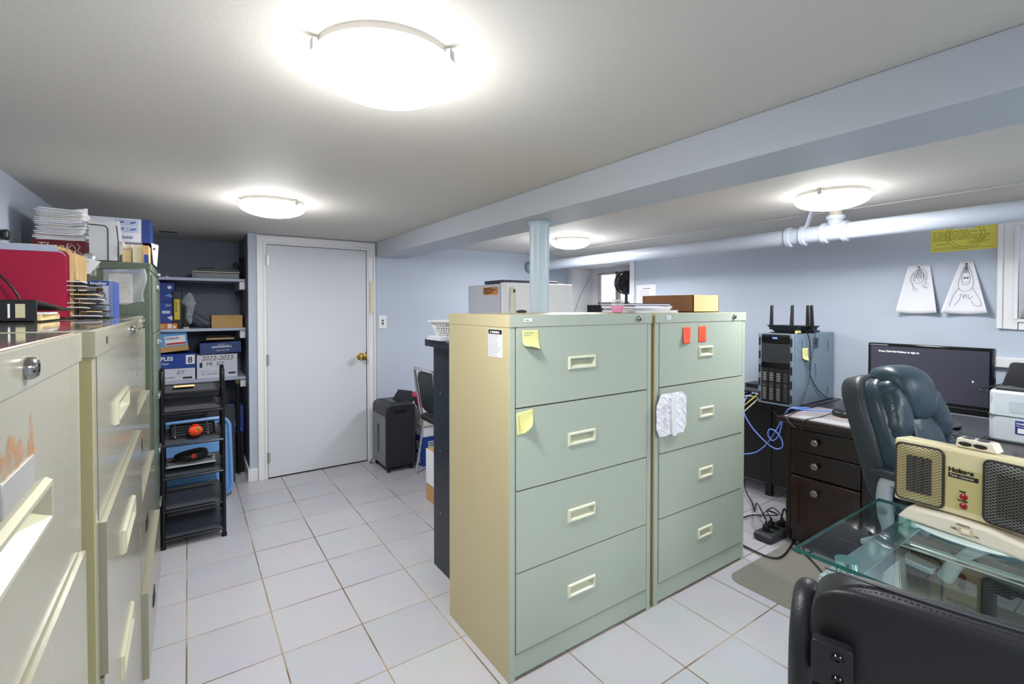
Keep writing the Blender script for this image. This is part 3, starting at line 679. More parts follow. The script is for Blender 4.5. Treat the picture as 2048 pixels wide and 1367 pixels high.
# =============================================================== ALCOVE
def carton(name, lb, loc, w, d, h, body, lid=None, lidh=0, rz=0, group=None, over=.004, cat='carton', tilt=0):
    t = thing(name, lb, cat, loc, rz, group)
    if tilt: t.rotation_euler = (0, tilt, rz)
    M().box(0,w,0,d,0,h-(lidh*.0)).build('carton_base', body, t, bevel=.002, smooth=False)
    if lid: M().box(-over,w+over,-over,d+over,h-lidh,h+.002).build('carton_lid', lid, t, bevel=.002, smooth=False)
    return t
WC = mat('white_carton', (206,208,220), .6)
s1, s2, s3 = 1.582, 1.190, .795
t = thing('flatbed_printer', 'flat grey printer on the topmost alcove shelf', 'printer', (.04,4.44,s1))
M().box(.0,.31,0,.34,0,.045).build('printer_base', mat('grey_putty',(126,128,134),.5), t, bevel=.006)
M().box(-.004,.314,-.004,.34,.047,.056).build('seam_band', mat('ivory',(196,190,168),.5), t, bevel=.002)
M().box(.03,.31,0,.33,.058,.074).build('scanner_lid', DARKG, t, bevel=.004); M().box(.04,.14,.02,.2,.075,.088).build('feeder', BLACKP, t, bevel=.004)
m = M(); m.tube([(0,-.004,.05),(-.006,-.006,.02),(-.004,-.004,.002)],.003,6); m.build('front_flap', MATS['ivory'], t)
rr = random.Random(9); pts = []
for k in range(26): a = k*1.9; pts.append((.366+.014*math.cos(a), 4.45+.03*math.sin(a), s1+.008+ .165*abs(math.sin(k*.55))))
o = M().tube([(.31,4.50,s1+.10),(.33,4.48,s1+.13)]+pts,.0045,6,sm=4).build('cable_bundle', BLACKP); tag(o, 'bundled black cable standing beside grey printer on topmost alcove shelf', 'cable')
o = M().tube([(-.135,4.42,s1+.008),(-.12,4.41,s1+.022),(-.105,4.42,s1+.008),(-.12,4.43,s1+.003)],.003,6,sm=5,close=True).build('key_ring', CHROME); tag(o, 'small metal ring at left end of the topmost alcove shelf', 'ring')
# shelf 2
t = carton('orange_carton','flat orange carton under the blue boxes on second alcove shelf',(-.24,4.43,s2),.175,.3,.042,ORANGEC)
M().box(.115,.14,-.0012,-.0002,.004,.038).build('label_panel', WHITE, t); M().box(.148,.165,-.0012,-.0002,.006,.024).build('label_panel', WHITE, t); text('55', .026, WHITE, t, (.064,-.001,.01))
t = carton('blue_toner_box','blue upright printed box, lower of two stacked on orange carton',(-.24,4.45,s2+.0425),.155,.28,.16,BLUE)
M().box(.08,.13,-.0012,-.0002,.075,.095).build('label_panel', WC, t); text('257', .024, WHITE, t, (.10,-.001,.128)); m = M(); m.face([(.11,-.001,.045),(.15,-.001,.06),(.15,-.001,.015)]); m.build('white_wedge', WHITE, t)
t = carton('blue_toner_box','blue upright printed box, upper of two stacked on orange carton',(-.24,4.455,s2+.203),.157,.28,.145,mat('blue_carton_dark',(30,58,138),.5))
m = M(); m.sell((.128,-.0005,.112),(.013,.001,.012),1,1); m.build('oval_badge', WHITE, t); m = M(); m.face([(.10,-.001,.05),(.15,-.001,.03),(.148,-.001,.055),(.12,-.001,.062)]); m.build('printed_picture', LBLUE, t)
t = thing('magazine_case','black upright case with yellow spine label on second alcove shelf','case',(-.095,4.44,s2))
M().box(0,.062,0,.25,0,.29).build('case_body', BLACKP, t, bevel=.004); l = M().box(.012,.046,-.0012,0,.07,.225).build('spine_label', mat('label_yellow',(222,196,50),.6), t); M().lines((.026,-.0016,.21),(0,0,-1),(-1,0,0),.12,1,.01,.006,4).build('spine_text', INK, l)
t = thing('plastic_bag','crumpled clear plastic bag over black folder on second alcove shelf','bag',(.01,4.45,s2)); 
rr = random.Random(4)
def bagf(p): 
    q = .8+.35*math.sin(p.z*40+p.x*25)*.5+.2*math.sin(p.x*90+p.y*60); return Vector((p.x*q*(1.2 if p.z > .02 else .75), p.y*q, p.z))
m = M(); m.sell((0,0,.155),(.045,.05,.125),1,1,30,20,fn=bagf); m.build('bag_body', BAG, t)
m = M(); m.lathe((0,-.03,.12),[(.02,-.02),(.006,0),(.022,.03)],14); m.build('bag_knot', BAG, t)
t = thing('black_binder','black binder leaning to the right on second alcove shelf','binder',(.025,4.45,s2+.003))
t.rotation_euler = (0,R(-48),0)
m = M(); m.box(0,.148,0,.22,0,.008); m.box(0,.148,0,.22,.034,.042); m.box(.140,.148,0,.22,.008,.034); m.build('cover', BLACKP, t, bevel=.002); M().box(.01,.136,.005,.215,.008,.034).build('pages', mat('grey_pages',(90,92,98),.7), t, smooth=False)
t.location = (.125,4.45,s2+.004); t.rotation_euler = (0,R(38),0); t.location = (.02,4.45,s2+.098)
t = thing('video_sleeve','black upright folder with white foot on second alcove shelf','folder',(-.028,4.43,s2)); M().box(0,.036,0,.2,.012,.24).build('folder_body', BLACKM, t, bevel=.003); M().box(0,.036,0,.2,0,.012).build('folder_foot', mat('ivory2',(200,196,180),.6), t)
t = carton('cardboard_box','low closed brown cardboard box at right end of second alcove shelf',(.155,4.44,s2),.215,.28,.098,CARD,CARD,.02,over=.001,cat='cardboard box'); M().box(.0,.215,.13,.15,.1,.1012).build('packing_tape', CARDL, t)
# shelf 3
t = carton('paper_carton','white and blue copy paper carton with boxed number eight, left on lowest shelf',(-.30,4.44,s3),.345,.28,.200,WC,BLUE,.108)
text('STAPLES',.040,WHITE,t,(.058,-.0055,.155),bold=.0012); text('Copy Paper',.020,WHITE,t,(.085,-.0055,.125)); M().box(.285,.343,-.0056,-.0045,.122,.192).build('number_panel', WHITE, t); text('8',.062,mat('navy_ink',(30,40,90),.6),t,(.297,-.0062,.133),bold=.001)
text('S/T',.036,INK,t,(.225,-.0012,.048),shear=.3); text('1000 SHEETS',.014,INK,t,(.14,-.0012,.018)); M().box(.265,.325,-.0012,-.0002,.010,.024).build('bar_label', BLACKP, t); M().lines((.02,-.0012,.045),(1,0,0),(0,0,-1),.17,1,.01,.003,3).build('printed_text', INKL, t)
t = carton('staples_box','light blue office supply carton with white and red label, tilted on left carton',(-.30,4.44,s3+.205),.305,.27,.148,LBLUE,tilt=R(-5)); t.location = (-.30,4.44,s3+.2145-.01)
M().box(-.001,.306,-.001,.271,0,.040).build('kraft_band', CARD, t, smooth=False); M().box(.165,.292,-.0022,-.001,.048,.118).build('white_label', WHITE, t); M().box(.170,.292,-.003,-.0022,.052,.066).build('red_stripe', RED, t); text('STAPLES',.022,INK,t,(.172,-.0032,.092),bold=.0004)
m = M(); m.face([(.085,-.0022,.052),(.15,-.0022,.088),(.12,-.0022,.115),(.085,-.0022,.1)]); m.build('printed_paper_picture', PAPER, t)
t = carton('paper_carton','white copy paper carton handwritten 2022-2023 PR S/T on lowest shelf',(.055,4.44,s3),.275,.28,.185,WC)
text('2022-2023',.050,mat('brown_marker',(110,70,60),.7),t,(.028,-.0012,.140),shear=.2,ext=.0002); text('PR  S/T',.040,INK,t,(.060,-.0012,.098),shear=.2,ext=.0002)
M().box(.018,.036,-.0012,-.0002,.085,.125).build('logo_panel', MATS['navy_ink'], t); M().lines((.02,-.0012,.055),(1,0,0),(0,0,-1),.19,1,.01,.003,6).build('printed_text', INKL, t); text('200   1000 SHEETS',.014,INK,t,(.03,-.0012,.028)); M().box(.212,.262,-.0012,-.0002,.026,.040).build('bar_label', BLACKP, t)
t = carton('hammermill_lid','navy blue printed carton lid on the handwritten white carton',(.078,4.425,s3+.1875),.280,.29,.088,NAVY,tilt=R(-2.5))
text('HAMMERMILL',.024,WHITE,t,(.078,-.0012,.045),bold=.0004,sx=.95); text('Paper for Life',.016,WHITE,t,(.108,-.0012,.020)); M().box(.12,.17,-.0012,-.0002,.070,.072).build('rule_line', WHITE, t)
t = thing('envelope_pile','black folder and cream envelopes lying on navy carton lid','papers',(.10,4.44,s3+.295))
M().box(0,.24,0,.2,0,.010).build('folder', BLACKM, t, bevel=.003); M().box(.02,.21,-.005,.19,.0105,.018).build('cream_envelope', CARDL, t); m = M(); m.tube([(0,-.01,.004),(.02,-.014,.03),(.12,-.012,.036),(.22,-.014,.022),(.245,-.01,.004)],.005,6,sm=4); m.build('elastic_strap', BLACKM, t)
# floor of alcove
t = thing('leaning_board','dark grey panel leaning upright behind the blue lid in alcove','board',(.10,4.25,.0)); m = M(); m.prism([(0,0,0),(.195,0,0),(.195,.05,.60),(0,.05,.60)],(0,.012,0)); m.build('panel', mat('charcoal_board',(48,50,56),.7,bump=.1), t, bevel=.002)
M().box(.0,.02,-.002,.05,.55,.602).build('edge_strip', BLACKM, t)
t = thing('bin_lid','light blue plastic storage bin lid standing on edge in front of alcove','lid',(.02,3.985,.285)); t.rotation_euler = (R(-7),R(-1),0)
m = M(); m.rplate((0,0,0),(1,0,0),(0,0,1),.47,.56,-.012,.075,n=8); m.build('lid_panel', LIDB, t, bevel=.004)
m = M(); ring = [(x,-.006,z) for x, z in M().rring(.455,.545,.07,8)]; m.tube(ring,.013,8,close=True); ring = [(x,-.012,z) for x, z in M().rring(.36,.45,.05,8)]; m.tube(ring,.005,8,close=True); m.build('lid_rim', LIDB, t)
for i, (z, hh, mm, lb) in enumerate(((0,.33,BLACKM,'black carton on alcove floor under the blue cartons'),(.332,.115,BLUE,'blue carton with printed logo beside board in alcove, lower one'),(.449,.10,NAVY,'navy blue carton beside board in alcove, upper one'))):
    t = carton('stored_carton', lb, (.29,4.46,z),.083,.28,hh,mm)
    if i == 1:
        m = M(); m.ring((.035,-.001,.075),.018,.0012,(0,1,0)); m.ring((.055,-.001,.03),.009,.001,(0,1,0)); m.build('printed_logo', WHITE, t)
t = thing('dark_fill_box','added dark box filling the near-black space under the lowest alcove shelf','dark fill',(-.30,4.50,0)); M().box(0,.56,0,.36,0,.46).build('fill_body', mat('fill_dark',(24,30,38),.6), t, bevel=.01); M().box(-.01,.57,-.01,.37,.46,.52).build('fill_lid', mat('fill_lid',(30,36,42),.5), t, bevel=.01)  # dark block added to keep the space below the shelf near black
t = thing('yellow_book_stack','small stack of yellowish papers on dark fill box at the left of alcove','papers',(-.28,4.52,.523)); 
for i in range(4): M().box(0,.13,0,.2,i*.022,i*.022+.020).build('paper_bundle', (CARDL,MANILA,PAPER2,KHAKI)[i], t, smooth=False)
o = M().tube([(.335,4.40,.03),(.325,4.37,.75)],[.012,.014],10).build('umbrella_pole', BLACKM); o2 = M().sell((.324,4.369,.758),(.019,.019,.022),1,1).build('pole_cap', mat('olive_cap',(80,84,60),.5), o); tag(o, 'dark pole with olive cap leaning against right side of alcove', 'pole')
# ---- shoe rack
t = thing('shoe_rack','black metal shoe rack with sloping plastic trays standing before the alcove','shoe rack',(.022,3.28,0))
RK = mat('rack_black',(14,14,16),.25); TR = mat('rack_tray',(66,67,72),.3)
for sx in (-1,1):
    x = sx*.146
    M().tube([(x,0,.0),(x,.012,.5),(x,.03,.93),(x,.05,.985),(x,.085,1.0),(x,.115,.985),(x,.14,.93),(x,.25,.3),(x,.28,.0)],.0115,10,sm=4).build('side_frame', RK, t)
    for y in (0,.28): M().cyl((x,y,0),(x,y,.02),.014,12).build('rubber_foot', BLACKM, t)
for k, z in enumerate((.055,.215,.40,.585,.765)):
    y0 = .0+.012*z
    M().tube([(-.146,y0,z-.01),(.146,y0,z-.01)],.008,8).build('cross_bar', RK, t); M().tube([(-.146,.25-.10*z,z+.02),(.146,.25-.10*z,z+.02)],.007,8).build('cross_bar', RK, t)
    m = M(); y1 = .255-.10*z; m.prism([(-.137,y0+.004,z),(.137,y0+.004,z),(.137,y1,z+.03),(-.137,y1,z+.03)],(0,0,.004)); 
    m.prism([(-.137,y1,z+.03),(.137,y1,z+.03),(.137,y1+.008,z+.05),(-.137,y1+.008,z+.05)],(0,.003,0)); 
    for sx in (-1,1): m.prism([(sx*.137,y0+.004,z),(sx*.137,y1,z+.03),(sx*.137,y1,z+.046),(sx*.137,y0+.004,z+.012)],(-sx*.003,0,0))
    m.build('tray', TR, t)
M().tube([(-.146,.055,.86),(.146,.055,.86)],.007,8).build('cross_bar', RK, t); M().tube([(-.146,.135,.895),(.146,.135,.895)],.006,8).build('cross_bar', RK, t)
m = M(); m.prism([(-.135,.058,.866),(.135,.058,.866),(.135,.150,.90),(-.135,.150,.90)],(0,0,.004)); m.build('tray', TR, t)
o = M().box(-.07,.03,3.35,3.42,.894,.897).build('cream_card', MANILA); tag(o,'cream card lying in the top tray of the black shoe rack','card'); o.location.z = -.001
t = thing('plush_tomato','orange-red round plush tomato with green patch on the shoe rack','plush toy',(.030,3.325,.637)); 
def tom(p): r_ = 1+.06*math.cos(5*math.atan2(p.y,p.x))*(1-abs(p.z)/.04); return Vector((p.x*r_,p.y*r_,p.z*.9))
M().sell((0,0,0),(.036,.036,.036),1,1,40,20,fn=tom).build('toy_body', mat('plush_orange',(226,70,30),.8,bump=.4,bscale=200,var=.15), t); M().sell((.014,-.028,.012),(.011,.008,.012),1,1).build('green_patch', mat('plush_green',(110,130,30),.8), t); M().sell((0,0,.033),(.02,.02,.006),1,1).build('top_knot', mat('plush_red',(200,40,20),.8), t)
t = thing('keyboard_tray','small black keyboard with silver clips in the third shoe rack tray','keyboard',(.012,3.395,.625)); t.rotation_euler = (R(35),0,R(2))
M().box(-.105,.12,-.055,.055,0,.012).build('keyboard_body', BLACKP, t, bevel=.003); 
m = M()
for j in range(4):
    for i in range(15): m.box(-.095+i*.0135,-.086+i*.0135,-.04+j*.02,-.03+j*.02,.012,.0135)
m.build('keys', GREYP, t)
for x in (-.085,.075): M().box(x,x+.01,-.056,.056,.013,.017).build('silver_clip', STEEL, t, bevel=.001)
t = thing('newspaper','crumpled white newspaper sheet in the fourth shoe rack tray','newspaper',(.01,3.40,.430)); rr = random.Random(8)
M().grid(lambda u, v: (-.12+.24*u,-.09+.16*v,.012+.02*math.sin(u*9+v*4)*v+.006*math.sin(v*17)),16,12).build('sheet', mat('newsprint',(150,154,164),.8), t, solid=.001)
t = thing('black_pouch','black pouch with red tag lying on newspaper in the shoe rack','pouch',(.01,3.385,.474)); M().sell((0,0,.01),(.085,.06,.026),.7,.8,24,12,fn=lambda p: Vector((p.x,p.y,p.z*(1+.5*p.x/.085)))).build('pouch_body', BLACKM, t)
m = M(); m.prism([(.012+.018*math.cos(k*PI/5)*(1 if k%2 else .55),-.066,.016+.018*math.sin(k*PI/5)*(1 if k%2 else .55)) for k in range(10)],(0,.004,0)); m.build('red_tag', mat('tag_red',(206,52,34),.6), t)
t = thing('blue_storage_bin','dark blue plastic bin standing behind the lower shoe rack trays','bin',(.0,3.66,0)); m = M(); m.box(-.13,.14,0,.22,0,.21); m.build('bin_body', mat('dark_blue_bin',(32,72,104),.3), t, bevel=.012); M().box(-.14,.15,-.01,.23,.21,.232).build('bin_rim', MATS['dark_blue_bin'], t, bevel=.006)

# =============================================================== ON TOP OF THE LEFT CABINETS
zt = 1.318
# folder rack with red and manila folders
t = thing('wire_file_sorter','black wire sorter holding the upright folders on cream cabinets','file sorter',(-.46,2.10,zt))
m = M(); 
for y in (-.03,.13): m.tube([(-.12,y,.004),(.11,y,.004)],.003,6)
m.tube([(-.115,-.035,.0),(-.115,-.035,.15)],.0035,6); m.tube([(.03,-.035,.004),(.03,-.035,.075),(-.03,-.035,.155),(-.115,-.035,.16)],.0035,6,sm=4)
for x in (-.12,.11): m.tube([(x,-.03,.004),(x,.13,.004)],.003,6)
m.build('wire_frame', BLACKP, t)
def folder(lb, x1, y, w, h, mm, tab, group=None, tint=None):
    t = thing('file_folder', lb, 'folder', (x1-w,y,zt+.006), 0, group)
    pts = [(0,0,0),(w,0,0),(w,0,h-.02),(w-.008,0,h-.008),(w-.02,0,h-.004),(tab[1]+.006,0,h-.004),(tab[1],0,h+.012),(tab[0],0,h+.012),(tab[0]-.006,0,h-.004),(0,0,h-.004)]
    pts = [p for p in pts if p[0] >= 0]
    m = M(); m.prism(pts,(0,.0012,0)); m.build('back_leaf', mm, t, smooth=False)
    m = M(); m.prism([(0,-.006,0),(w,-.006,0),(w,-.004,h-.022),(w-.014,-.004,h-.008),(0,-.004,h-.008)],(0,.0012,0)); m.build('front_leaf', tint or mm, t, smooth=False)
    return t
RG = 'manila folders behind the red folder'
t = folder('crimson red folder standing foremost in the wire sorter on cream cabinets', -.325, 2.10, .30, .216, MAGENTA, (.02,.12))
t = folder('pale blue-grey folder directly behind the crimson folder', -.328, 2.112, .30, .222, mat('pale_folder',(188,196,216),.7), (.10,.275))
t = folder('second crimson folder with its tab showing at far left of sorter', -.322, 2.130, .30, .224, MAGENTA, (.01,.15))
for i in range(4):
    folder('cream manila folder behind the crimson folders in wire sorter', -.314+.009*i, 2.145+i*.014, .30, .226-.003*i, MANILA, (.16-.0*i,.26), RG)
o = M().tube([(-.33,2.13,zt+.23),(-.31,2.14,zt+.224),(-.30,2.14,zt+.05),(-.30,2.145,zt+.004)],.0018,5).build('folder_stack_edge', MANILA); tag(o,'thin cream paper edge at right of the upright folders','paper')
# black binder lying
t = thing('ring_binder','black ring binder lying flat in front of the crimson folder','binder',(-.44,1.74,zt))
M().box(-.14,.105,0,.26,0,.004).build('bottom_cover', BLACKP, t); M().box(-.14,.112,0,.004,0,.056).build('spine', BLACKP, t, bevel=.001)
m = M(); m.prism([(-.14,0,.056),(.11,0,.056),(.145,.26,.028),(-.14,.26,.028)],(0,0,.003)); m.build('top_cover', BLACKP, t)
M().box(.072,.090,-.0012,-.0002,.012,.048).build('spine_label', KHAKI, t); M().box(.058,.062,-.0012,-.0002,.012,.048).build('spine_stripe', WHITE, t)
M().box(-.13,.115,.02,.25,.004,.020).build('pages', MANILA, t, smooth=False); m = M(); m.prism([(.02,.03,.0205),(.13,.03,.0205),(.12,.2,.0205),(.02,.2,.0205)],(0,0,.005)); m.build('loose_sheets', PAPER, t)
M().box(.106,.112,.004,.26,0,.050).build('side_wall', BLACKP, t) if False else None
t = thing('paper_block','short block of white paper at far left edge on nearest cabinets','papers',(-.55,1.36,zt)); 
for i in range(3): M().box(0,.125-.003*i,0,.2,i*.0085,i*.0085+.008).build('paper_ream', WHITE, t, bevel=.002)
t = thing('clear_pouch','crumpled clear plastic pouch lying on the nearest cream cabinet','bag',(-.40,1.10,zt))
M().sell((-.06,0,.012),(.10,.12,.014),.8,.9,30,12,fn=lambda p: Vector((p.x,p.y,p.z*(1-.7*p.x/.10)+.004*math.sin(p.x*60+p.y*40)))).build('pouch_body', BAG, t)
# mail sorter with fanned envelopes
t = thing('mail_sorter','black stepped sorter for letters between folders and printed box','sorter',(-.285,2.13,zt))
m = M()
for i in range(6):
    z = .004+i*.022; m.prism([(-.02,-.012,z),(.062-.006*i,-.012,z-.004),(.062-.006*i,.12,z-.004),(-.02,.12,z)],(0,0,.005))
m.box(-.02,-.018,0,.12,0,.13); m.build('sorter_shelves', BLACKP, t)
rr = random.Random(12)
for i in range(9):
    x = .02+rr.uniform(0,.06)-.0015*i; z = .008+i*.0142; w_ = rr.uniform(.06,.085)
    mm = (PAPER,PAPER2,WHITE,MANILA)[(i*3)%4]
    t = thing('envelope','letter envelope sticking out of the black stepped sorter','envelope',(-.29,2.125-.004*(i%3),zt+z+.0012),0,'envelopes in the stepped sorter')
    m = M(); m.prism([(x-w_,0,0),(x-.01,-.01,-.001),(x,.02,-.003),(x-.02,.10,-.001),(x-w_,.10,0)],(0,0,.0035)); m.build('envelope_body', mm, t, smooth=False)
t = thing('letter_sheet','white printed letter sheet leaning out above the sorter','letter',(-.335,2.2,zt+.155)); m = M(); m.prism([(0,0,0),(.055,0,-.0),(.085,0,.045),(0,0,.065)],(0,.001,0)); l = m.build('sheet', PAPER, t); M().lines((.01,-.001,.048),(1,0,-.12),(0,0,-1),.05,3,.008,.002,5).build('printed_text', INKL, l)
t = thing('key_set','small silver keys hanging beside the crimson and manila folders','keys',(-.352,2.45,zt+.205)); t.scale = (1.25,1.25,1.25)
m = M(); m.lathe((.03,0,.02),[(.013,0),(.0155,.001),(.013,.002)],20,(0,-1,0)); m.build('ring', CHROME, t)
for a, x in ((0,.036),(25,.02),(-30,.045)):
    m = M(); m.rplate((x,-.004,-.004),(1,0,0),(0,0,1),.020,.020,.0015,.009); m.box(x-.003,x+.003,-.0045,-.003,-.035,-.012); k = m.build('key', STEEL, t)
t = carton('printed_toner_box','grey and blue printed toner box reading brother on cream cabinets',(-.355,2.27,zt),.130,.17,.134,mat('box_grey',(196,198,212),.5))
M().box(0,.130,-.0012,-.0002,.118,.134).build('blue_band', BLUE, t); text('brother',.015,WHITE,t,(.066,-.0016,.121),bold=.0003); M().box(.083,.102,-.0012,-.0002,.096,.108).build('brown_patch', mat('brown_patch',(90,66,40),.5), t)
M().box(.118,.1302,-.0014,.0,.0,.134).build('blue_corner', mat('pale_blue_stripe',(120,140,196),.5), t); M().box(.1302,.1312,0,.17,0,.134).build('side_panel', BLUE, t)
m = M(); m.tube([(.03,-.0018,.06),(.05,-.0018,.085),(.085,-.0018,.078),(.10,-.0018,.09),(.108,-.0018,.08),(.095,-.0018,.065),(.08,-.0018,.048),(.04,-.0018,.04),(.03,-.0018,.06)],.0010,5,sm=3); m.tube([(.05,-.0018,.085),(.07,-.0018,.06),(.095,-.0018,.07)],.0008,5,sm=3); m.build('printed_drawing', INK, t)
M().lines((.05,-.0018,.030),(1,0,0),(0,0,-1),.06,3,.009,.0018,5).build('printed_text', INKL, t)
# on the green cabinet side : zip bag
t = thing('zip_bag','clear zip bag holding instruction leaflet taped to green cabinet side','bag',(-.318,2.868,1.53))
M().grid(lambda u, v: (.152*u+.008*math.sin(v*6)*u, -.006-.008*math.sin(u*5+v*3)**2, -.16*v+.008*u+.006*math.sin(u*9)*v),18,18).build('bag_body', mat('zip_bag_film',(214,216,222),.2,alpha=.28), t, solid=.0006)
l = M().box(.018,.105,-.0045,-.002,-.152,-.018).build('leaflet', mat('leaflet_ivory',(226,220,206),.7), t)
m = M(); m.lines((.03,-.0052,-.03),(1,0,0),(0,0,-1),.06,2,.012,.0012,3); m.tube([(.035,-.0055,-.12),(.05,-.0055,-.09),(.08,-.0055,-.08),(.095,-.0055,-.11),(.07,-.0055,-.135),(.04,-.0055,-.13)],.0012,5,sm=4); m.tube([(.05,-.0055,-.06),(.08,-.0055,-.055),(.09,-.0055,-.07)],.0012,5,sm=4); m.build('printed_sketch', INKL, l)
M().box(0,.15,-.013,-.010,-.010,-.004).build('zip_strip', mat('zip_blue',(150,160,196),.4), t)
# ---- on top of green cabinet, z = 1.569
zg = 1.569
t = carton('thank_you_card_box','dark maroon card box with script lettering on top of green cabinet',(-.560,2.90,zg),.183,.14,.088,MAROON); text('Thank',.046,mat('script_silver',(206,188,180),.5),t,(.010,-.0012,.044),shear=.35,ext=.0002)
m = M(); m.tube([(.125,-.001,.075),(.14,-.001,.06),(.145,-.001,.035),(.165,-.001,.025)],.001,5,sm=4); m.tube([(.148,-.001,.075),(.158,-.001,.06),(.150,-.001,.045),(.165,-.001,.03)],.001,5,sm=4); m.build('script_flourish', MATS['script_silver'], t)
for i in range(17):
    w_ = .165+rr.uniform(-.01,.012); x = -.552+rr.uniform(-.006,.012)
    t = thing('loose_paper_sheaf','folded white paper in the messy pile on maroon box','paper',(x,2.90+rr.uniform(-.005,.005),zg+.0885+i*.0086),R(rr.uniform(-8,8)),'white papers piled on the maroon box')
    lift = .004*(i/16); mm = PAPER2 if i % 5 == 2 else PAPER; k = .02+.035*(i/16)
    M().grid(lambda u, v, w_=w_, lift=lift, k=k: (w_*u, .12*v+ .02*u, .001+k*max(0,u-.68)*(1-v*.4)*(1.0 if u < .86 else .8)), 10, 3).build('folded_sheet', mm, t, solid=.0055)
m = M(); t = thing('wire_letter_holder','black wire holder clasping white sheets on top of green cabinet','holder',(-.372,2.905,zg))
m.tube([(-.005,-.006,.168),(.052,-.006,.166),(.064,-.006,.158),(.068,-.006,.14),(.068,-.006,.004)],.0024,6,sm=3); m.tube([(.1,-.006,.17),(.106,-.006,.09),(.106,-.006,.0)],.0024,6); m.tube([(-.005,-.006,.003),(.11,-.006,.003)],.0024,6); m.build('wire_frame', BLACKP, t)
for i in range(5):
    t = thing('white_sheet','upright white sheets standing in the black wire holder','paper',(-.372,2.909+i*.012,zg+.004),0,'white sheets in the wire holder')
    m = M(); w_ = .094+.004*i; hh = .180+.004*i; m.prism([(0,0,0),(w_,0,0),(w_+.003,0,hh*.7),(w_-.004,0,hh),(0,0,hh)],(0,.004,0)); m.build('sheet', PAPER if i % 2 else WHITE, t, smooth=False)
t = thing('torn_envelope','torn white envelope corner poking beyond the wire holder','envelope',(-.268,2.905,zg+.03)); m = M(); m.prism([(0,0,0),(.022,0,.012),(.014,0,.03),(.024,0,.05),(0,0,.06)],(0,.004,0)); m.build('envelope_body', PAPER2, t, smooth=False)
t = carton('toner_carton','white and navy printed toner carton, largest box on green cabinet',(-.50,3.05,zg+.11),.345,.30,.118,WC); t.location.z = zg+.112
M().box(.312,.3462,-.0012,.3,0,.118).build('navy_panel', mat('navy_panel',(36,58,120),.5), t, smooth=False)
m = M()
for i in range(2):
    for j in range(2): m.rplate((.232+i*.046,-.0005,.064+j*.034),(1,0,0),(0,0,1),.043,.029,.0008,.002)
pi_ = m.build('picture_panels', mat('pale_picture',(176,186,214),.6), t)
m = M()
for i in range(2):
    for j in range(2): m.obox((.232+i*.046,-.002,.064+j*.034),(.022,0,.006),(0,.0008,0),(0,0,.008))
m.build('printed_cartridge', mat('blue_ink',(80,100,160),.6), pi_); text('TN430',.018,MATS['blue_ink'],t,(.225,-.0015,.018))
t = carton('support_carton','plain white carton under the printed toner carton on green cabinet',(-.50,3.06,zg),.24,.26,.110,WC)
t = thing('plastic_organizer','clear plastic organizer with cream papers on front edge of green cabinet','organizer',(-.256,2.92,zg))
m = M(); m.box(0,.075,0,.12,0,.003); m.box(0,.003,0,.12,0,.105); m.box(.035,.037,0,.12,0,.09); m.box(.072,.075,0,.12,0,.09); m.box(0,.075,.117,.12,0,.1); m.build('organizer_walls', CLEARP, t, smooth=False)
M().box(.004,.033,.006,.11,.004,.06).build('cream_cards', MANILA, t, smooth=False); M().box(.040,.070,.006,.11,.004,.078).build('cream_cards', mat('cream_card',(232,218,186),.7), t, smooth=False)
t = carton('kraft_box','small brown box with blue label on green cabinet edge',(-.18,2.94,zg),.026,.12,.09,CARD); M().box(.006,.024,-.0012,-.0002,.0,.045).build('blue_label', BLUE, t)
t = thing('white_card','white card leaning off the front edge of green cabinet','card',(-.148,3.00,zg)); m = M(); m.prism([(0,0,.11),(.030,0,.10),(.022,0,-.010),(.008,0,.004)],(0,.002,0)); m.build('card_sheet', PAPER, t); M().box(.008,.016,-.001,-.0002,.075,.085).build('printed_mark', INK, t)

# =============================================================== REAR MIDDLE
t = thing('paper_shredder','black and grey paper shredder on casters right of white door','shredder',(1.318,3.744,0))
m = M(); m.prism([(0,0,.045),(.257,0,.045),(.257,0,.53),(.245,0,.55),(.225,0,.557),(.045,0,.557),(.012,0,.545),(0,0,.515)],(0,.345,0)); m.build('shredder_body', mat('shredder_black',(40,41,46),.4), t, bevel=.012,seg=3)
M().box(-.004,.001,.012,.333,.06,.46).build('front_panel', mat('shredder_grey',(118,120,128),.4), t, bevel=.002)
m = M(); m.rplate((-.0045,.175,.26),(0,-1,0),(0,0,1),.045,.24,.001,.02); m.build('window_slot', BLACKG, t); M().rplate((-.0055,.175,.345),(0,-1,0),(0,0,1),.05,.05,.001,.015).build('slot_grip', BLACKP, t)
M().rplate((-.0045,.08,.11),(0,-1,0),(0,0,1),.03,.035,.0008,.003).build('badge', STEEL, t)
M().box(.03,.225,-.004,.001,.07,.46).build('side_panel', MATS['shredder_black'], t, bevel=.003); M().box(.07,.17,-.0045,-.0005,.49,.505).build('vent_slot', BLACKG, t)
m = M(); m.prism([(.12,.20,.555),(.22,.08,.555),(.30,.10,.60),(.29,.16,.625),(.20,.25,.635)],(.004,.008,.0)); m.prism([(.20,.06,.55),(.25,.05,.55),(.32,.08,.60),(.28,.10,.60)],(.0,.01,0)); m.build('paper_flap', BLACKP, t, bevel=.002)
M().box(.06,.20,.06,.28,.556,.562).build('feed_slot_plate', BLACKP, t, bevel=.002); M().box(.09,.12,.08,.26,.562,.5635).build('feed_slot', BLACKG, t); M().box(.14,.18,.10,.2,.562,.566).build('control_panel', BLACKG, t, bevel=.001)
M().tube([(.03,.345,.07),(.0,.352,.03),(-.02,.352,.006),(-.012,.334,.005),(.01,.33,.006)],.004,6,sm=4).build('power_cord', BLACKP, t)
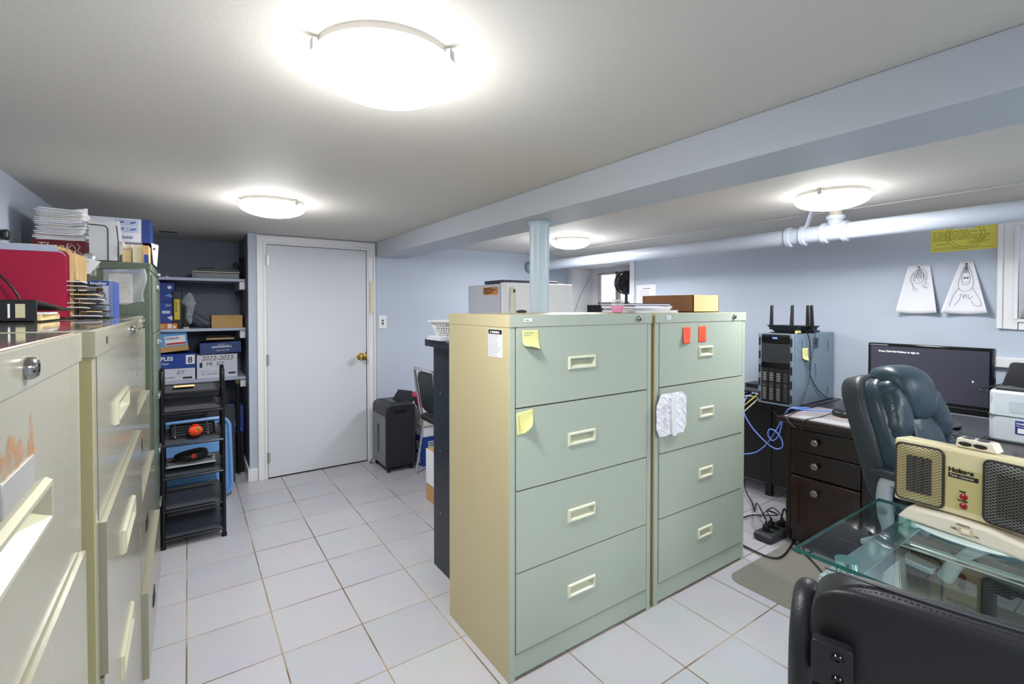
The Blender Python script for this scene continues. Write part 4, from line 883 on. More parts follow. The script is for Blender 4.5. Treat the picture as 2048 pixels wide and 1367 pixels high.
for x in (.03,.227):
    for y in (.03,.315):
        m = M(); m.cyl((x-.012,y,.018),(x+.012,y,.018),.018,16); m.box(x-.008,x+.008,y-.01,y+.01,.018,.048); m.build('caster', BLACKP, t)

t = thing('chrome_chair','chrome framed chair with black vinyl cushions, partly behind the black counter','chair',(1.54,3.27,-.0)); t.scale = (1,1,.985)
CH = CHROME
for y in (0,.36):
    M().tube([(-.02,y,.86),(.0,y,.70),(.035,y,.50),(.06,y,.455),(.11,y,.44),(.40,y,.44)],.0125,10,sm=4).build('side_tube', CH, t)
    M().tube([(.05,y,.44),(.02,y,.20),(-.015,y,.0)],.0115,10,sm=3).build('leg', CH, t)
    M().tube([(.38,y,.44),(.42,y,.20),(.43,y,.0)],.0115,10,sm=3).build('leg', CH, t)
M().tube([(-.02,0,.86),(-.022,.01,.875),(-.022,.35,.875),(-.02,.36,.86)],.0125,10).build('top_tube', CH, t)
m = M(); m.sell((.03,.18,.69),(.026,.168,.17),.4,.35,mat4=Matrix.Rotation(R(-9),4,'Y')); m.build('backrest', LEATHS, t); m = M(); m.sell((.22,.18,.475),(.21,.19,.032),.5,.3); m.build('seat', LEATHS, t)
st = [(0,.25,BLUE,'blue printed carton on the floor behind chrome chair'),(.252,.09,PAPER,'white paper stack, lowest of the three on the blue carton'),(.343,.07,PAPER2,'pale paper stack, middle of the three on the blue carton'),(.414,.07,WHITE,'white paper stack, uppermost of three on the blue carton')]
for i, (z, hh, mm, lb) in enumerate(st):
    t = thing('stacked_carton' if i == 0 else 'paper_stack', lb, 'carton' if i == 0 else 'papers', (1.635+.008*(i%2),3.74,z))
    if i == 0:
        M().box(0,.34,0,.30,0,hh).build('carton_body', mm, t, bevel=.002, smooth=False)
        for dz in (.02,.13): b = M().box(-.0012,-.0002,.05,.13,dz,dz+.07).build('white_panel', WHITE, t); M().lines((-.0016,.12,dz+.06),(0,-1,0),(0,0,-1),.06,4,.014,.007,5+int(dz*100)).build('printed_text', NAVY, b)
        for dz in (.02,.12): b = M().box(.05,.13,-.0012,-.0002,dz,dz+.09).build('white_panel', WHITE, t); M().lines((.056,-.0016,dz+.08),(1,0,0),(0,0,-1),.06,4,.02,.010,8+int(dz*100)).build('printed_text', NAVY, b)
    else:
        for k in range(3): M().box(.004*k,.32-.006*k,.005*k,.28,k*hh/3,(k+.92)*hh/3).build('paper_bundle', mm, t, smooth=False)
t = thing('red_bag','pinkish red bag on top of the white paper stacks','bag',(1.71,3.86,.486)); M().sell((0,0,.075),(.11,.08,.075),.8,.8,28,14,fn=lambda p: Vector((p.x*(1+.15*math.sin(p.z*60)),p.y,p.z+.01*math.sin(p.x*50)))).build('bag_body', mat('red_bag',(196,56,92),.5), t)
t = thing('tub_with_carton','white round tub on floor behind the black counter','tub',(1.46,3.14,0)); M().lathe((.06,0,0),[(.055,0),(.075,.01),(.09,.17),(.096,.175),(.096,.19),(.09,.19)],28).build('tub_wall', WHITE, t)
t = carton('kraft_carton','narrow brown carton with one white side, by the end panel of black counter',(1.385,2.98,.0),.10,.13,.36,CARD); M().box(-.0012,-.0002,0,.13,.12,.36).build('white_side', PAPER, t)

# =============================================================== DESK SIDE
zd = .737
t = thing('desk','dark espresso wood desk with three-drawer pedestal along right wall','desk',(2.86,1.365,0))
# local: y negative toward camera side
M().box(-.085,.80,-1.80,.02,zd-.028,zd).build('desk_top', WOODD, t, bevel=.004)
M().box(-.03,.78,-1.75,-.005,zd-.062,zd-.0285).build('apron', WOODD, t, bevel=.002)
M().box(.012,.70,-.40,-.002,.05,zd-.063).build('pedestal', WOODD, t, bevel=.002)
for y0, y1 in ((-.026,0),(-.405,-.372)): M().box(-.012,.0115,y0,y1,.03,zd-.063).build('stile', WOODD, t, bevel=.002)
M().box(-.004,.0115,-.372,-.026,.03,.085).build('plinth', WOODD, t, bevel=.002)
for i, (z0, z1, zk, mm) in enumerate(((.548,.668,.633,WOODD),(.412,.543,.489,WOODD),(.090,.402,.335,WOODR))):
    dr = M().box(-.016,.010,-.368,-.030,z0,z1).build('drawer', mm, t, bevel=.003)
    m = M()
    if i == 2:
        for a in ((-.022,-.0165,-.366,-.032,.36,.400),(-.022,-.0165,-.366,-.032,.092,.135),(-.022,-.0165,-.072,-.032,.136,.359),(-.022,-.0165,-.366,-.33,.136,.359)): m.box(*a)
        m.build('drawer_frame', mm, dr, bevel=.002)
    m = M(); zz = zk if i == 2 else (z0+z1)/2+.006
    m.lathe((-.0165 if i < 2 else -.0165,-.160,zz),[(.008,0),(.007,.010),(.016,.016),(.019,.022),(.017,.028),(.012,.030),(.0115,.028),(.007,.028),(.006,.031),(0,.0315)],24,(-1,0,0)); m.build('knob', mat('pewter',(150,148,144),.35,.9), dr)
M().box(.0,.03,-1.72,-1.60,0,zd-.063).build('right_leg_panel', WOODD, t, bevel=.003)
M().box(.66,.68,-1.60,-.402,.2,zd-.063).build('modesty_panel', WOODD, t)
t = thing('side_desk','dark wooden return desk with deep recessed panel behind the filing cabinets','desk',(3.14,1.40,0))
M().box(0,.52,.0,1.05,zd-.030,zd-.001).build('desk_top', WOODD, t, bevel=.004)
M().box(.30,.32,.02,1.0,.09,zd-.031).build('back_panel', mat('black_wood',(18,16,18),.4), t)
M().box(.05,.51,.02,.04,zd-.16,zd-.031).build('end_apron', MATS['black_wood'], t)
for x, y in ((.30,.35),(.46,.03),(.05,1.0),(.46,1.0)): M().prism([(x,y,0),(x+.035,y,0),(x+.05,y,zd-.032),(x-.01,y,zd-.032)],(0,.045,0)).build('leg', MATS['black_wood'], t, bevel=.002)
# server tower
t = thing('server_tower','black and steel-blue server tower standing on the dark desk','computer tower',(3.08,1.44,zd))
TS = mat('tower_side',(134,152,166),.34,.45); TB = mat('tower_bezel',(122,140,156),.35,.35)
M().box(.03,.56,.0,.216,.0,.450).build('chassis', TS, t, bevel=.004)
M().box(.0,.035,.018,.198,.012,.444).build('front_core', BLACKP, t, bevel=.002)
for y0 in (.0,.196):
    b = M().box(-.004,.034,y0,y0+.020,.006,.448).build('bezel_rail', TB, t, bevel=.004)
    for i in range(5): M().box(-.0055,-.0038,y0+.004,y0+.016,.022+i*.088,.072+i*.088).build('rail_vent', BLACKM, b)
M().box(.0,.034,.0,.216,-.0,.010).build('bezel_foot', TB, t)
m = M()
for i in range(14): m.box(-.004,0,.022,.194,.268+i*.0085,.273+i*.0085)
m.build('vent_grille', DARKG, t)
M().box(-.005,0,.022,.194,.395,.432).build('drive_bay', BLACKG, t, bevel=.001); M().box(-.007,-.005,.095,.125,.418,.428).build('status_display', mat('display_blue',(120,140,220),.3,emit=.6), t)
M().box(-.005,0,.022,.194,.232,.262).build('logo_panel', BLACKG, t)
for k in range(4):
    y = .026+k*.043
    b = M().box(-.004,0,y,y+.036,.022,.228).build('drive_carrier', BLACKP, t, bevel=.001)
    m = M()
    for i in range(7): m.box(-.0052,-.004,y+.008,y+.030,.03+i*.0115,.036+i*.0115)
    m.box(-.0056,-.004,y+.006,y+.030,.115,.118)
    for i in range(4): m.box(-.0056,-.004,y+.006,y+.030,.150+i*.014,.159+i*.014)
    m.build('carrier_slots', DARKG if k == 0 else (STEEL), b)
    M().lathe((-.004,y+.018,.124),[(.010,0),(.012,.002),(.008,.003),(.007,.001)],18,(-1,0,0)).build('latch_ring', DARKG, b)
m = M()
for (x, z, r_) in ((.10,.38,.03),(.46,.36,.03),(.28,.20,.05),(.46,.06,.03)): m.tube([(x+r_*.3*math.sin(a),-.001,z+r_*math.cos(a)) for a in [k*PI/8 for k in range(9)]],.002,6)
m.build('embossed_arc', mat('emboss',(84,102,118),.4,.5), t)
m = M(); m.rplate((.29,-.001,.385),(1,0,0),(0,0,1),.07,.07,.001,.004); l = m.build('latch_plate', mat('latch_grey',(70,82,94),.5), t); M().lathe((.29,-.002,.395),[(.015,0),(.018,.004),(.006,.004),(0,.003)],20,(0,-1,0)).build('latch_dial', BLACKP, l)
n = note('yellow sticky note on the steel-blue side of server tower', (3.185,1.438,zd+.36), (.075,.095), curl)
# router
t = thing('wifi_router','black angular wifi router with four upright antennas on server tower','router',(3.30,1.545,zd+.452))
m = M(); m.prism([(-.13,-.085,.0),(.10,-.085,.0),(.10,.085,0),(-.13,.085,0)],(0,0,.004)); m.build('router_base', BLACKP, t)
m = M(); v = [(-.15,-.10,.05),(.10,-.12,.046),(.10,.12,.046),(-.15,.10,.05)]; b = [(-.12,-.06,.005),(.09,-.085,.005),(.09,.085,.005),(-.12,.06,.005)]
m.face(v); m.face(b[::-1])
for k in range(4): j = (k+1) % 4; m.face((b[k],b[j],v[j],v[k]))
m.build('router_shell', BLACKP, t, bevel=.003, smooth=False)
for i in range(5): M().box(-.03+i*.024,-.014+i*.024,-.108,-.096,.016,.030).build('port', BLACKG, t)
for x, y, lx in ((-.10,.095,.004),(-.105,-.035,.010),(.09,-.045,0),(.0,-.112,-.012)):
    m = M(); m.prism([(x,y-.012,.02),(x,y+.012,.02),(x+lx,y+.009,.178),(x+lx,y-.008,.180)],(.012,0,0)); m.build('antenna', BLACKP, t, bevel=.003)
m = M(); o = M().box(3.16,3.22,1.46,1.47,zd+.452,zd+.47); o = o.build('cable_plug', mat('plug_yellow',(214,204,140),.5), bevel=.002); tag(o,'pale yellow cable plug hanging at tower top edge below router','plug')
o = M().box(3.39,3.47,1.455,1.50,zd+.452,zd+.466).build('usb_stick', BLACKP, bevel=.004); tag(o,'small flat black adapter on server tower beside router','adapter')
t = thing('network_switch','dark network switch on return desk, left of server tower','network switch',(3.20,1.70,zd)); M().box(0,.30,0,.46,0,.045).build('switch_case', mat('switch_grey',(60,66,74),.4,.4), t, bevel=.002)
m = M()
for i in range(14): m.box(-.002,0,.02+i*.028,.040+i*.028,.008,.020); m.box(-.002,0,.02+i*.028,.040+i*.028,.024,.036)
m.build('ports', BLACKG, t)
t = thing('modem_box','small flat black modem resting on the network switch','modem',(3.36,1.74,zd+.0455)); M().box(0,.13,0,.16,0,.025).build('modem_case', BLACKP, t, bevel=.004); M().box(-.001,0,.02,.1,.008,.012).build('modem_lights', DARKG, t)
# monitor
t = thing('computer_monitor','wide black monitor on desk showing login text','monitor',(3.22,.585,zd))
M().box(.0,.045,-.002,.515,.080,.418).build('housing', BLACKG, t, bevel=.006)
s_ = M().box(-.004,.0005,0.014,.499,.128,.402).build('screen', SCREEN, t, smooth=False)
text('Press Ctrl+Alt+Delete to sign in.',.0135,mat('screen_text',(230,230,236),.5,emit=.6),s_,(-.0048,.462,.370),(0,-1,0),bold=.0002)
M().box(-.003,.001,-.02,.51,.108,.112).build('chin_line', DARKG, t); M().box(-.004,.001,.42,.505,.4065,.411).build('brand_strip', GREYP, t)
m = M(); m.face([(-.0052,.075,.255),(-.0052,.067,.250),(-.0052,.073,.243)]); m.build('cursor', MATS['screen_text'], s_)
M().box(.02,.06,.20,.30,.01,.10).build('stand_neck', BLACKP, t, bevel=.004); m = M(); m.sell((.03,.25,.006),(.09,.13,.008),.4,.8); m.build('stand_base', BLACKG, t)
t = thing('keyboard','black keyboard lying on desk beneath the monitor','keyboard',(3.02,.76,zd)); t.rotation_euler = (0,0,R(-4))
M().box(-.065,.075,-.19,.25,.0,.018).build('keyboard_body', BLACKP, t, bevel=.005)
m = M()
for j in range(5):
    for i in range(20): m.box(-.055+j*.022,-.037+j*.022,-.18+i*.021,-.162+i*.021,.018,.022)
m.build('keys', DARKG, t, bevel=.001)
for k, (x, y, a, lb) in enumerate(((3.03,.88,12,'white sheet with faint print lying over the keyboard, upper one'),(3.0,.90,-8,'white sheet lying under the printed sheet on keyboard'))):
    t = thing('paper_sheet', lb, 'paper', (x,y,zd+.0265-.0022*k), R(a)); b = M().box(-.09,.11,-.11,.09,0,.001).build('sheet', PAPER, t, smooth=False)
    M().lines((-.02,-.03,.0014),(0,1,0),(1,0,0),.08,3,.012,.0025,k+3).build('printed_text', INKL, t)
t = thing('mouse','black computer mouse resting at left side of the desk','mouse',(3.05,1.165,zd+.003)); t.rotation_euler = (0,0,R(60))
M().sell((0,0,.012),(.058,.034,.026),.8,.9,28,14,fn=lambda p: Vector((p.x,p.y,max(p.z,-.012)))).build('mouse_body', BLACKP, t); M().cyl((.03,-.004,.032),(.03,.004,.032),.008,14).build('scroll_wheel', DARKG, t)
t = thing('desk_blotter','pale clear desk pad with papers under the mouse','desk pad',(2.80,1.00,zd)); M().box(0,.42,.03,.36,0,.002).build('pad_sheet', mat('blotter',(150,142,140),.35,var=.1), t); M().box(.02,.10,.05,.30,.002,.003).build('clear_strip', mat('blotter_clear',(176,176,180),.2), t)
for k in range(5):
    rr = random.Random(30+k); c = (3.30+.05*k,1.13+.035*k); pts = [(c[0]+rr.uniform(-.10,.10),c[1]+rr.uniform(-.10,.10),zd+.006+rr.uniform(0,.05)) for _ in range(9)]
    o = M().tube(pts,.003,6,sm=6).build('tangled_cable', BLACKP if k != 2 else mat('cable_cream',(206,196,160),.5)); tag(o,('cream cable in the tangle on desk behind the mouse' if k == 2 else 'black cable in the tangle on desk behind the mouse'),'cable',None if k == 2 else 'black cables tangled on desk')
t = thing('printer','light grey laser fax machine with black handset on the desk','printer',(3.10,.580,zd))
m = M(); m.prism([(0,-.03,0),(0,-.38,0),(.38,-.38,0),(.38,0,0),(.03,0,0),(.008,-.008,0)],(0,0,.235)); m.build('printer_body', mat('printer_grey',(196,204,210),.4), t, bevel=.012, seg=3)
M().box(-.0015,.38,-.381,.001,.118,.121).build('body_seam', DARKG, t)
m = M(); m.prism([(.012,-.02,.235),(.012,-.37,.235),(.37,-.37,.235),(.37,-.01,.235)],(0,0,.018)); m.build('top_deck', DARKG, t, bevel=.006)
m = M(); m.prism([(.03,-.035,.25),(.20,-.035,.35),(.26,-.035,.35),(.28,-.035,.25)],(0,-.095,0)); m.build('handset', BLACKP, t, bevel=.012, seg=3)
m = M(); m.prism([(.06,-.15,.25),(.18,-.15,.335),(.34,-.15,.335),(.34,-.15,.25)],(0,-.2,0)); m.build('control_panel', mat('panel_black',(30,34,40),.35), t, bevel=.006)
M().obox((.115,-.22,.302),(.05,0,.035),(0,-.06,0),(-.001,0,.0014)).build('panel_label', WHITE, t); M().box(.10,.30,-.34,-.18,.336,.35).build('document_tray', mat('tray_grey',(196,200,196),.4), t, bevel=.003)
m = M(); m.rplate((-.0005,-.19,.165),(0,-1,0),(0,0,1),.24,.05,.0008,.008); m.build('front_cover', mat('cover_grey',(184,192,198),.4), t)
l = M().box(-.0016,-.0006,-.235,-.090,.045,.105).build('blue_label', mat('label_blue',(44,52,132),.4), t)
text('IntelliFAX',.014,WHITE,l,(-.002,-.094,.089),(0,-1,0),bold=.0003); text('Plain paper fax',.008,WHITE,l,(-.002,-.094,.079),(0,-1,0)); M().box(-.0022,-.0016,-.122,-.098,.05,.072).build('white_square', WHITE, l); M().lines((-.002,-.128,.070),(0,-1,0),(0,0,-1),.09,3,.007,.002,3).build('small_print', LBLUE, l)
M().box(-.002,.02,-.36,-.145,-.0,.025).build('paper_slot', DARKG, t)
m = M(); m.tube([(.0,.0,.23),(-.01,.012,.225),(.0,.03,.235),(.03,.012,.24),(.05,-.03,.255)],.004,6,sm=5); m.build('handset_cord', BLACKP, t)
o = M().box(2.95,3.02,.24,.31,zd,zd+.012).build('note_pad', mat('notepad_cream',(222,222,176),.6), bevel=.001); tag(o,'small cream note pad at front edge of desk below printer','note pad')
t = thing('white_device','white device standing behind the monitor and printer','device',(3.50,.50,zd)); M().box(0,.10,-.04,.06,0,.22).build('device_body', WHITE, t, bevel=.008); M().box(-.001,0,-.02,.04,.05,.1).build('device_slot', GREYP, t)

# =============================================================== CABLES, FLOOR ITEMS
CBL = mat('ethernet_blue',(110,140,224),.45); CYL = mat('cable_yellow',(214,196,96),.5); CCR = mat('cable_pale',(206,206,190),.5)
def cable(lb, pts, r, mm, sm=5, group=None, cat='cable', name='cable'):
    o = M().tube(pts, r, 7, sm=sm).build(name, mm); return tag(o, lb, cat, group)
cable('blue network cable looping down in a knot beside the desk',[(3.195,1.73,.775),(3.10,1.75,.745),(3.05,1.736,.66),(3.05,1.68,.57),(3.05,1.595,.497),(3.05,1.529,.465),(3.05,1.486,.486),(3.05,1.493,.536),(3.045,1.53,.579),(3.04,1.562,.58),(3.04,1.569,.541),(3.045,1.543,.513),(3.05,1.508,.555),(3.05,1.481,.663),(3.045,1.44,.732),(3.03,1.386,.744),(3.10,1.28,.742),(3.25,1.2,.742)],.0042,CBL,name='network_cable')
cable('second blue network cable running left behind the filing cabinet',[(3.0,1.90,.35),(3.05,1.783,.366),(3.05,1.663,.405),(3.05,1.587,.477),(3.05,1.522,.588),(3.05,1.481,.677),(3.04,1.433,.740),(3.12,1.36,.742)],.0042,CBL,name='network_cable')
cable('third blue network cable coiling at left ports of network switch',[(3.197,1.80,.765),(3.12,1.81,.76),(3.10,1.80,.70),(3.12,1.86,.62)],.0042,CBL,name='network_cable')
cable('yellow network cable drooping from the switch toward filing cabinet',[(3.197,1.72,.77),(3.12,1.68,.779),(3.09,1.733,.717),(3.09,1.814,.639),(3.1,1.9,.58)],.0042,CYL,name='network_cable')
cable('cream network cable drooping lowest from the switch toward filing cabinet',[(3.197,1.76,.77),(3.12,1.67,.764),(3.08,1.748,.659),(3.08,1.814,.583),(3.1,1.9,.52)],.0042,CCR,name='network_cable')
cable('white network cable bundle between switch and server tower',[(3.197,1.90,.77),(3.12,1.86,.74),(3.11,1.74,.76),(3.14,1.67,.75)],.0035,CCR,name='network_cable')
cable('long black cable hanging down side of server tower from router',[(3.25,1.47,1.215),(3.212,1.43,1.21),(3.261,1.43,1.152),(3.279,1.43,1.047),(3.273,1.43,.958),(3.298,1.43,.896),(3.397,1.43,.811),(3.517,1.42,.745)],.003,BLACKP)
cable('grey cable crossing the side of server tower down to desk edge',[(3.36,1.47,1.20),(3.339,1.43,1.194),(3.325,1.43,1.104),(3.28,1.428,1.002),(3.267,1.43,.898),(3.191,1.43,.794),(3.117,1.42,.748),(2.95,1.36,.742),(2.775,1.33,.735),(2.765,1.28,.69)],.003,DARKG)
cable('black cable running along the front edge of return desk',[(3.10,1.66,.742),(3.12,1.60,.70),(3.05,1.50,.672),(3.02,1.42,.70)],.003,BLACKP)
cable('mouse cable trailing over the desk edge above the drawers',[(3.03,1.20,.755),(2.93,1.22,.742),(2.80,1.235,.742),(2.770,1.24,.732),(2.766,1.25,.68)],.0025,BLACKP)
t = thing('power_strip','dark grey power strip with plugs on floor beside the desk','power strip',(2.87,1.435,.0),R(-2))
M().box(-.145,.145,-.055,.055,.002,.048).build('strip_body', mat('strip_grey',(52,55,56),.5), t, bevel=.018, seg=3)
for x in (-.08,-.01,.06): s_ = M().rplate((x,.0,.0485),(1,0,0),(0,1,0),.045,.05,.0012,.01).build('socket', BLACKP, t)
for x, y in ((-.08,.01),(-.01,.02),(.05,-.01)): m = M(); m.box(x-.014,x+.014,y-.014,y+.014,.05,.082); m.cyl((x,y,.08),(x,y,.105),.008,10,r2=.005); m.build('plug', BLACKP, t, bevel=.003)
cable('black power cable rising from strip to the return desk',[(2.80,1.45,.10),(2.86,1.54,.16),(2.98,1.62,.05),(3.15,1.73,.03),(3.30,1.865,.06),(3.30,1.878,.264),(3.30,1.875,.55),(3.30,1.86,.70)],.0045,BLACKP,name='power_cable')
cable('black power cable curving from strip toward filing cabinet at left',[(2.86,1.455,.10),(2.90,1.50,.12),(3.031,1.50,.06),(3.07,1.579,.02),(2.981,1.654,.012),(2.791,1.66,.012),(2.65,1.70,.012)],.0045,BLACKP,name='power_cable')
cable('thick black cable looping on tiles in front of power strip',[(2.92,1.425,.10),(2.99,1.44,.13),(3.03,1.43,.03),(2.921,1.35,.010),(2.672,1.286,.010),(2.582,1.31,.010),(2.576,1.428,.010),(2.60,1.55,.010),(2.55,1.62,.010)],.005,BLACKP,name='power_cable')
cable('black cable running from power strip beneath the glass table',[(3.0,1.47,.05),(2.90,1.36,.010),(2.80,1.26,.010),(2.70,1.14,.010),(2.5,.95,.010)],.004,BLACKP,name='power_cable')
cable('thin black cable coil on floor between strip and desk pedestal',[(2.82,1.50,.10),(2.90,1.46,.15),(3.0,1.42,.02),(2.88,1.33,.008),(2.80,1.31,.008),(2.76,1.25,.008),(2.84,1.22,.008),(2.86,1.28,.008),(2.74,1.19,.008)],.003,BLACKP,name='power_cable')
cable('black cable dangling in a small loop under the glass table corner',[(1.62,.72,.01),(1.45,.66,.01),(1.33,.60,.01),(1.30,.66,.012),(1.36,.72,.012)],.004,BLACKP)
MT = mat('mat_vinyl',(150,147,136),.35,alpha=.5,bump=.2,bscale=300)
m = M(); m.prism([(2.62+x,.72+y,.001) for x, y in M().rring(.80,1.26,.07,6)],(0,0,.003)); o = m.build('floor_mat', MT, smooth=False); o.rotation_euler = (0,0,0); tag(o,'translucent grey vinyl chair mat with rounded corner on tiled floor','floor mat')

# =============================================================== GLASS TABLE
zg = .74; t = thing('glass_table','glass-topped table with chrome trestle frame in right foreground','table',(1.565,.0,0))
m = M(); m.face([(-.278,-.75,zg),(.278,-.75,zg),(.278,.595,zg),(-.278,.595,zg)]); tp = m.build('glass_top', GLASST, t, smooth=False)
m = M(); a, b, c, d = -.278, .278, -.75, .595
for p, q in (((a,c),(b,c)),((b,c),(b,d)),((b,d),(a,d)),((a,d),(a,c))): m.face([(p[0],p[1],zg-.010),(q[0],q[1],zg-.010),(q[0],q[1],zg),(p[0],p[1],zg)])
m.build('glass_edge', GLASSE, tp, smooth=False)
for y in (.50,-.62):
    for x in (-.215,.215):
        m = M(); m.cyl((x,y,zg-.035),(x,y,zg-.011),.024,28); m.cyl((x,y,zg-.011),(x,y,zg-.0105),.026,28); m.build('glass_puck', mat('frosted_disc',(190,220,214),.08,.85), t, bevel=.002)
    m = M(); m.box(-.30,.30,y-.03,y+.03,zg-.075,zg-.0355); m.build('cross_bar', CHROME, t, bevel=.002)
    for sx in (-1,1):
        m = M(); m.prism([(sx*.05,y-.025,zg-.0755),(sx*.10,y-.025,zg-.0755),(sx*.275,y-.025,0),(sx*.225,y-.025,0)],(0,.05,0)); m.build('leg', CHROME, t, bevel=.002)
    m = M(); m.box(-.17,.17,y-.012,y+.012,.30,.33); m.build('leg_brace', CHROME, t, bevel=.002)
for x in (-.19,.12): M().cyl((x,-.59,zg-.055),(x,.47,zg-.055),.011,16).build('long_rail', CHROME, t)
# heater
t = thing('space_heater','beige twin-grille ceramic space heater standing on the glass table','space heater',(1.72,.357,zg+.0005),0)
# local x = along heater (left end -> right end as seen), y = away from viewer
t.scale = (.95,.95,.97); dx = Vector((-.12,-1,0)); ang = math.atan2(dx.y, dx.x); t.rotation_euler = (0,0,ang)
MESHM = mesh_mat('grille_mesh', (186,172,122), (92,86,70), 150); MESHD = mesh_mat('grille_mesh_dark', (30,30,36), (138,136,130), 150)
HL = .155
def hx(x): return .028*(x/HL)**2       # bowed front: ends come forward
def hbody(u, v, s=1):
    x = -HL+2*HL*u; return x
m = M(); N_ = 24; rings = []
z0, z1 = .062, .248
for i in range(N_+1):
    x = -HL+.32*i/N_; e = min(i, N_-i)/N_; k = 1
    yf = -.050-hx(x-.0)*.0; zz0 = z0+.012*math.sin(PI*i/N_)*0; bow = .012*(1-(2*i/N_-1)**2)
    rings.append([(x,-.050+bow,z0+.004),(x,-.050+bow,z1-.006),(x,-.044+bow,z1),(x,.040,z1-.006),(x,.048,z1-.016),(x,.048,z0+.012),(x,.040,z0)])
for A, B in zip(rings, rings[1:]):
    for j in range(7): m.face((A[j],A[(j+1)%7],B[(j+1)%7],B[j]))
m.face(rings[0]); m.face(rings[-1]); m.build('heater_housing', BEIGE, t, bevel=.004)
def bowy(x): i = (x+HL)/.32; return -.050+.012*(1-(2*i-1)**2)
for gi, (xa, xb, mm) in enumerate(((-.148,-.042,MESHM),(.048,.155,MESHD))):
    def gf(u, v, xa=xa, xb=xb):
        x = xa+(xb-xa)*u; return (x, bowy(x)-.004-.006*math.sin(PI*min(max(u,.0),1))*math.sin(PI*v)**.3, .076+.158*v)
    m = M(); m.grid(gf, 14, 14); g = m.build('grille', mm, t)
    m = M(); pts = []
    for a_, b_ in M().rring((xb-xa)+.004,.164,.016,6): x = (xa+xb)/2+a_; pts.append((x, bowy(x)-.003, .155+b_))
    m.tube(pts,.0032,8,close=True); m.build('grille_rim', mat('rim_dark',(50,46,40),.5), g)
    m = M()
    for k in range(3 if gi == 0 else 1):
        w_ = .018 if gi == 0 else .060; x0 = xa+.026+k*.0195
        for q in range(1): m.grid(lambda u, v, x0=x0, w_=w_: (x0+w_*u, bowy(x0+w_*u)-.0085-.0035*math.sin(PI*(x0+w_*u-xa)/(xb-xa)), .102+.105*v), 4, 4)
    m.build('heating_element', mesh_mat('element_mesh', (24,24,30), (112,106,92), 150), g)
bands = M(); bands.grid(lambda u, v: (-.040+.084*u, bowy(-.040+.084*u)-.0008, .084+.112*v), 6, 2); bands.build('centre_panel', mat('heater_panel',(190,178,122),.45), t)
yc = bowy(0)-.0016
text('Holmes',.0165,BLACKP,t,(-.030,yc,.184),bold=.0008,sx=1.05); M().box(-.030,.034,yc-.0004,yc+.0002,.168,.180).build('name_bar', BLACKP, t); text('Twin Ceramic',.0092,CREAM,t,(-.028,yc-.0008,.1712),shear=.3,sx=1.0)
for z, s_ in ((.122,'TEMP'),(.097,'POWER')):
    M().lathe((.004,yc+.001,z),[(.0085,0),(.0085,.003),(.005,.006),(0,.0065)],20,(0,-1,0)).build('indicator_lamp', REDL, t); text(s_,.0062,BLACKP,t,(-.006 if s_ == 'TEMP' else -.009,yc,z+.0105),bold=.0002)
m = M(); m.prism([(-.03,.00,z1-.002),(.06,.00,z1-.002),(.05,.0,z1+.022),(-.028,.0,z1+.024)],(0,.045,0)); k = m.build('control_dome', CREAM, t, bevel=.004)
for x in (-.008,.024): M().sell((x,-.001,z1+.010),(.015,.0015,.006),1,1).build('dial', BLACKP, k); M().sell((x,.022,z1+.0245),(.014,.014,.0015),1,1).build('dial_top', DARKG, k)
# pedestal base
m = M(); P_ = [(-.145,-.052,.012),(-.125,-.062,.055),(-.06,-.066,.062),(.06,-.066,.058),(.125,-.070,.040),(.135,-.068,.004)]
m.prism([(-.148,-.055,.014),(-.118,-.055,.056),(-.02,-.055,.062),(.06,-.055,.060),(.16,-.055,.040),(.150,-.055,.002),(.03,-.055,.012)],(0,.105,0)); bs = m.build('oscillating_base', CREAM, t, bevel=.010, seg=3)
m = M(); m.sell((0,0,.005),(.125,.075,.006),.5,.9,36,8); m.build('base_plate', mat('base_plate_white',(206,222,220),.3), t)
m = M(); m.box(.002,.028,-.0680,-.0645,.026,.044); sw = m.build('rocker_plate', mat('rocker_tan',(200,188,140),.4), bs, bevel=.002); sw.location = (0,.008,0); M().box(.006,.024,-.063,-.058,.029,.041).build('rocker_switch', CREAM, bs, bevel=.002)
text('OFF',.0070,BLACKP,bs,(-.016,-.0605,.034),bold=.0002); text('ON',.0070,BLACKP,bs,(.032,-.0605,.028),bold=.0002); text('OSCILLATE',.0056,BLACKP,bs,(-.004,-.0605,.049),bold=.0002)

# =============================================================== EXECUTIVE CHAIR
t = thing('executive_chair','high-backed teal-black leather executive chair before the desk','office chair',(2.40,.61,0),R(-14))
A_ = rotx(R(-18)) @ Matrix.Diagonal((.80,.95,.755,1))   # recline: top leans to +y
def rec(p): q = A_ @ Vector((p[0],p[1],p[2])); return q
piv = Vector((0,.02,.615))
def bk(lb, c, s, e1, e2, mm, fn=None, mi=None, par=None):
    m = M(); mt = Matrix.Translation(piv) @ A_ @ Matrix.Translation(Vector(c)); m.sell((0,0,0), s, e1, e2, 32, 22, mat4=mt, fn=fn); return m.build(lb, mm, par or t)
def taper(p, h): 
    f = 1-.22*max(0,p.z/h)**2-.10*max(0,-p.z/h)**2; return f
shell = bk('back_shell',(0,.035,.31),(.255,.055,.34),.35,.35,LEATHS,fn=lambda p: Vector((p.x*taper(p,.34),p.y+.03*(p.z/.34)**2,p.z)))
bk('back_cushion',(0,-.025,.30),(.232,.055,.325),.45,.4,LEATH2,fn=lambda p: Vector((p.x*taper(p,.34),p.y+.03*(p.z/.34)**2,p.z)))
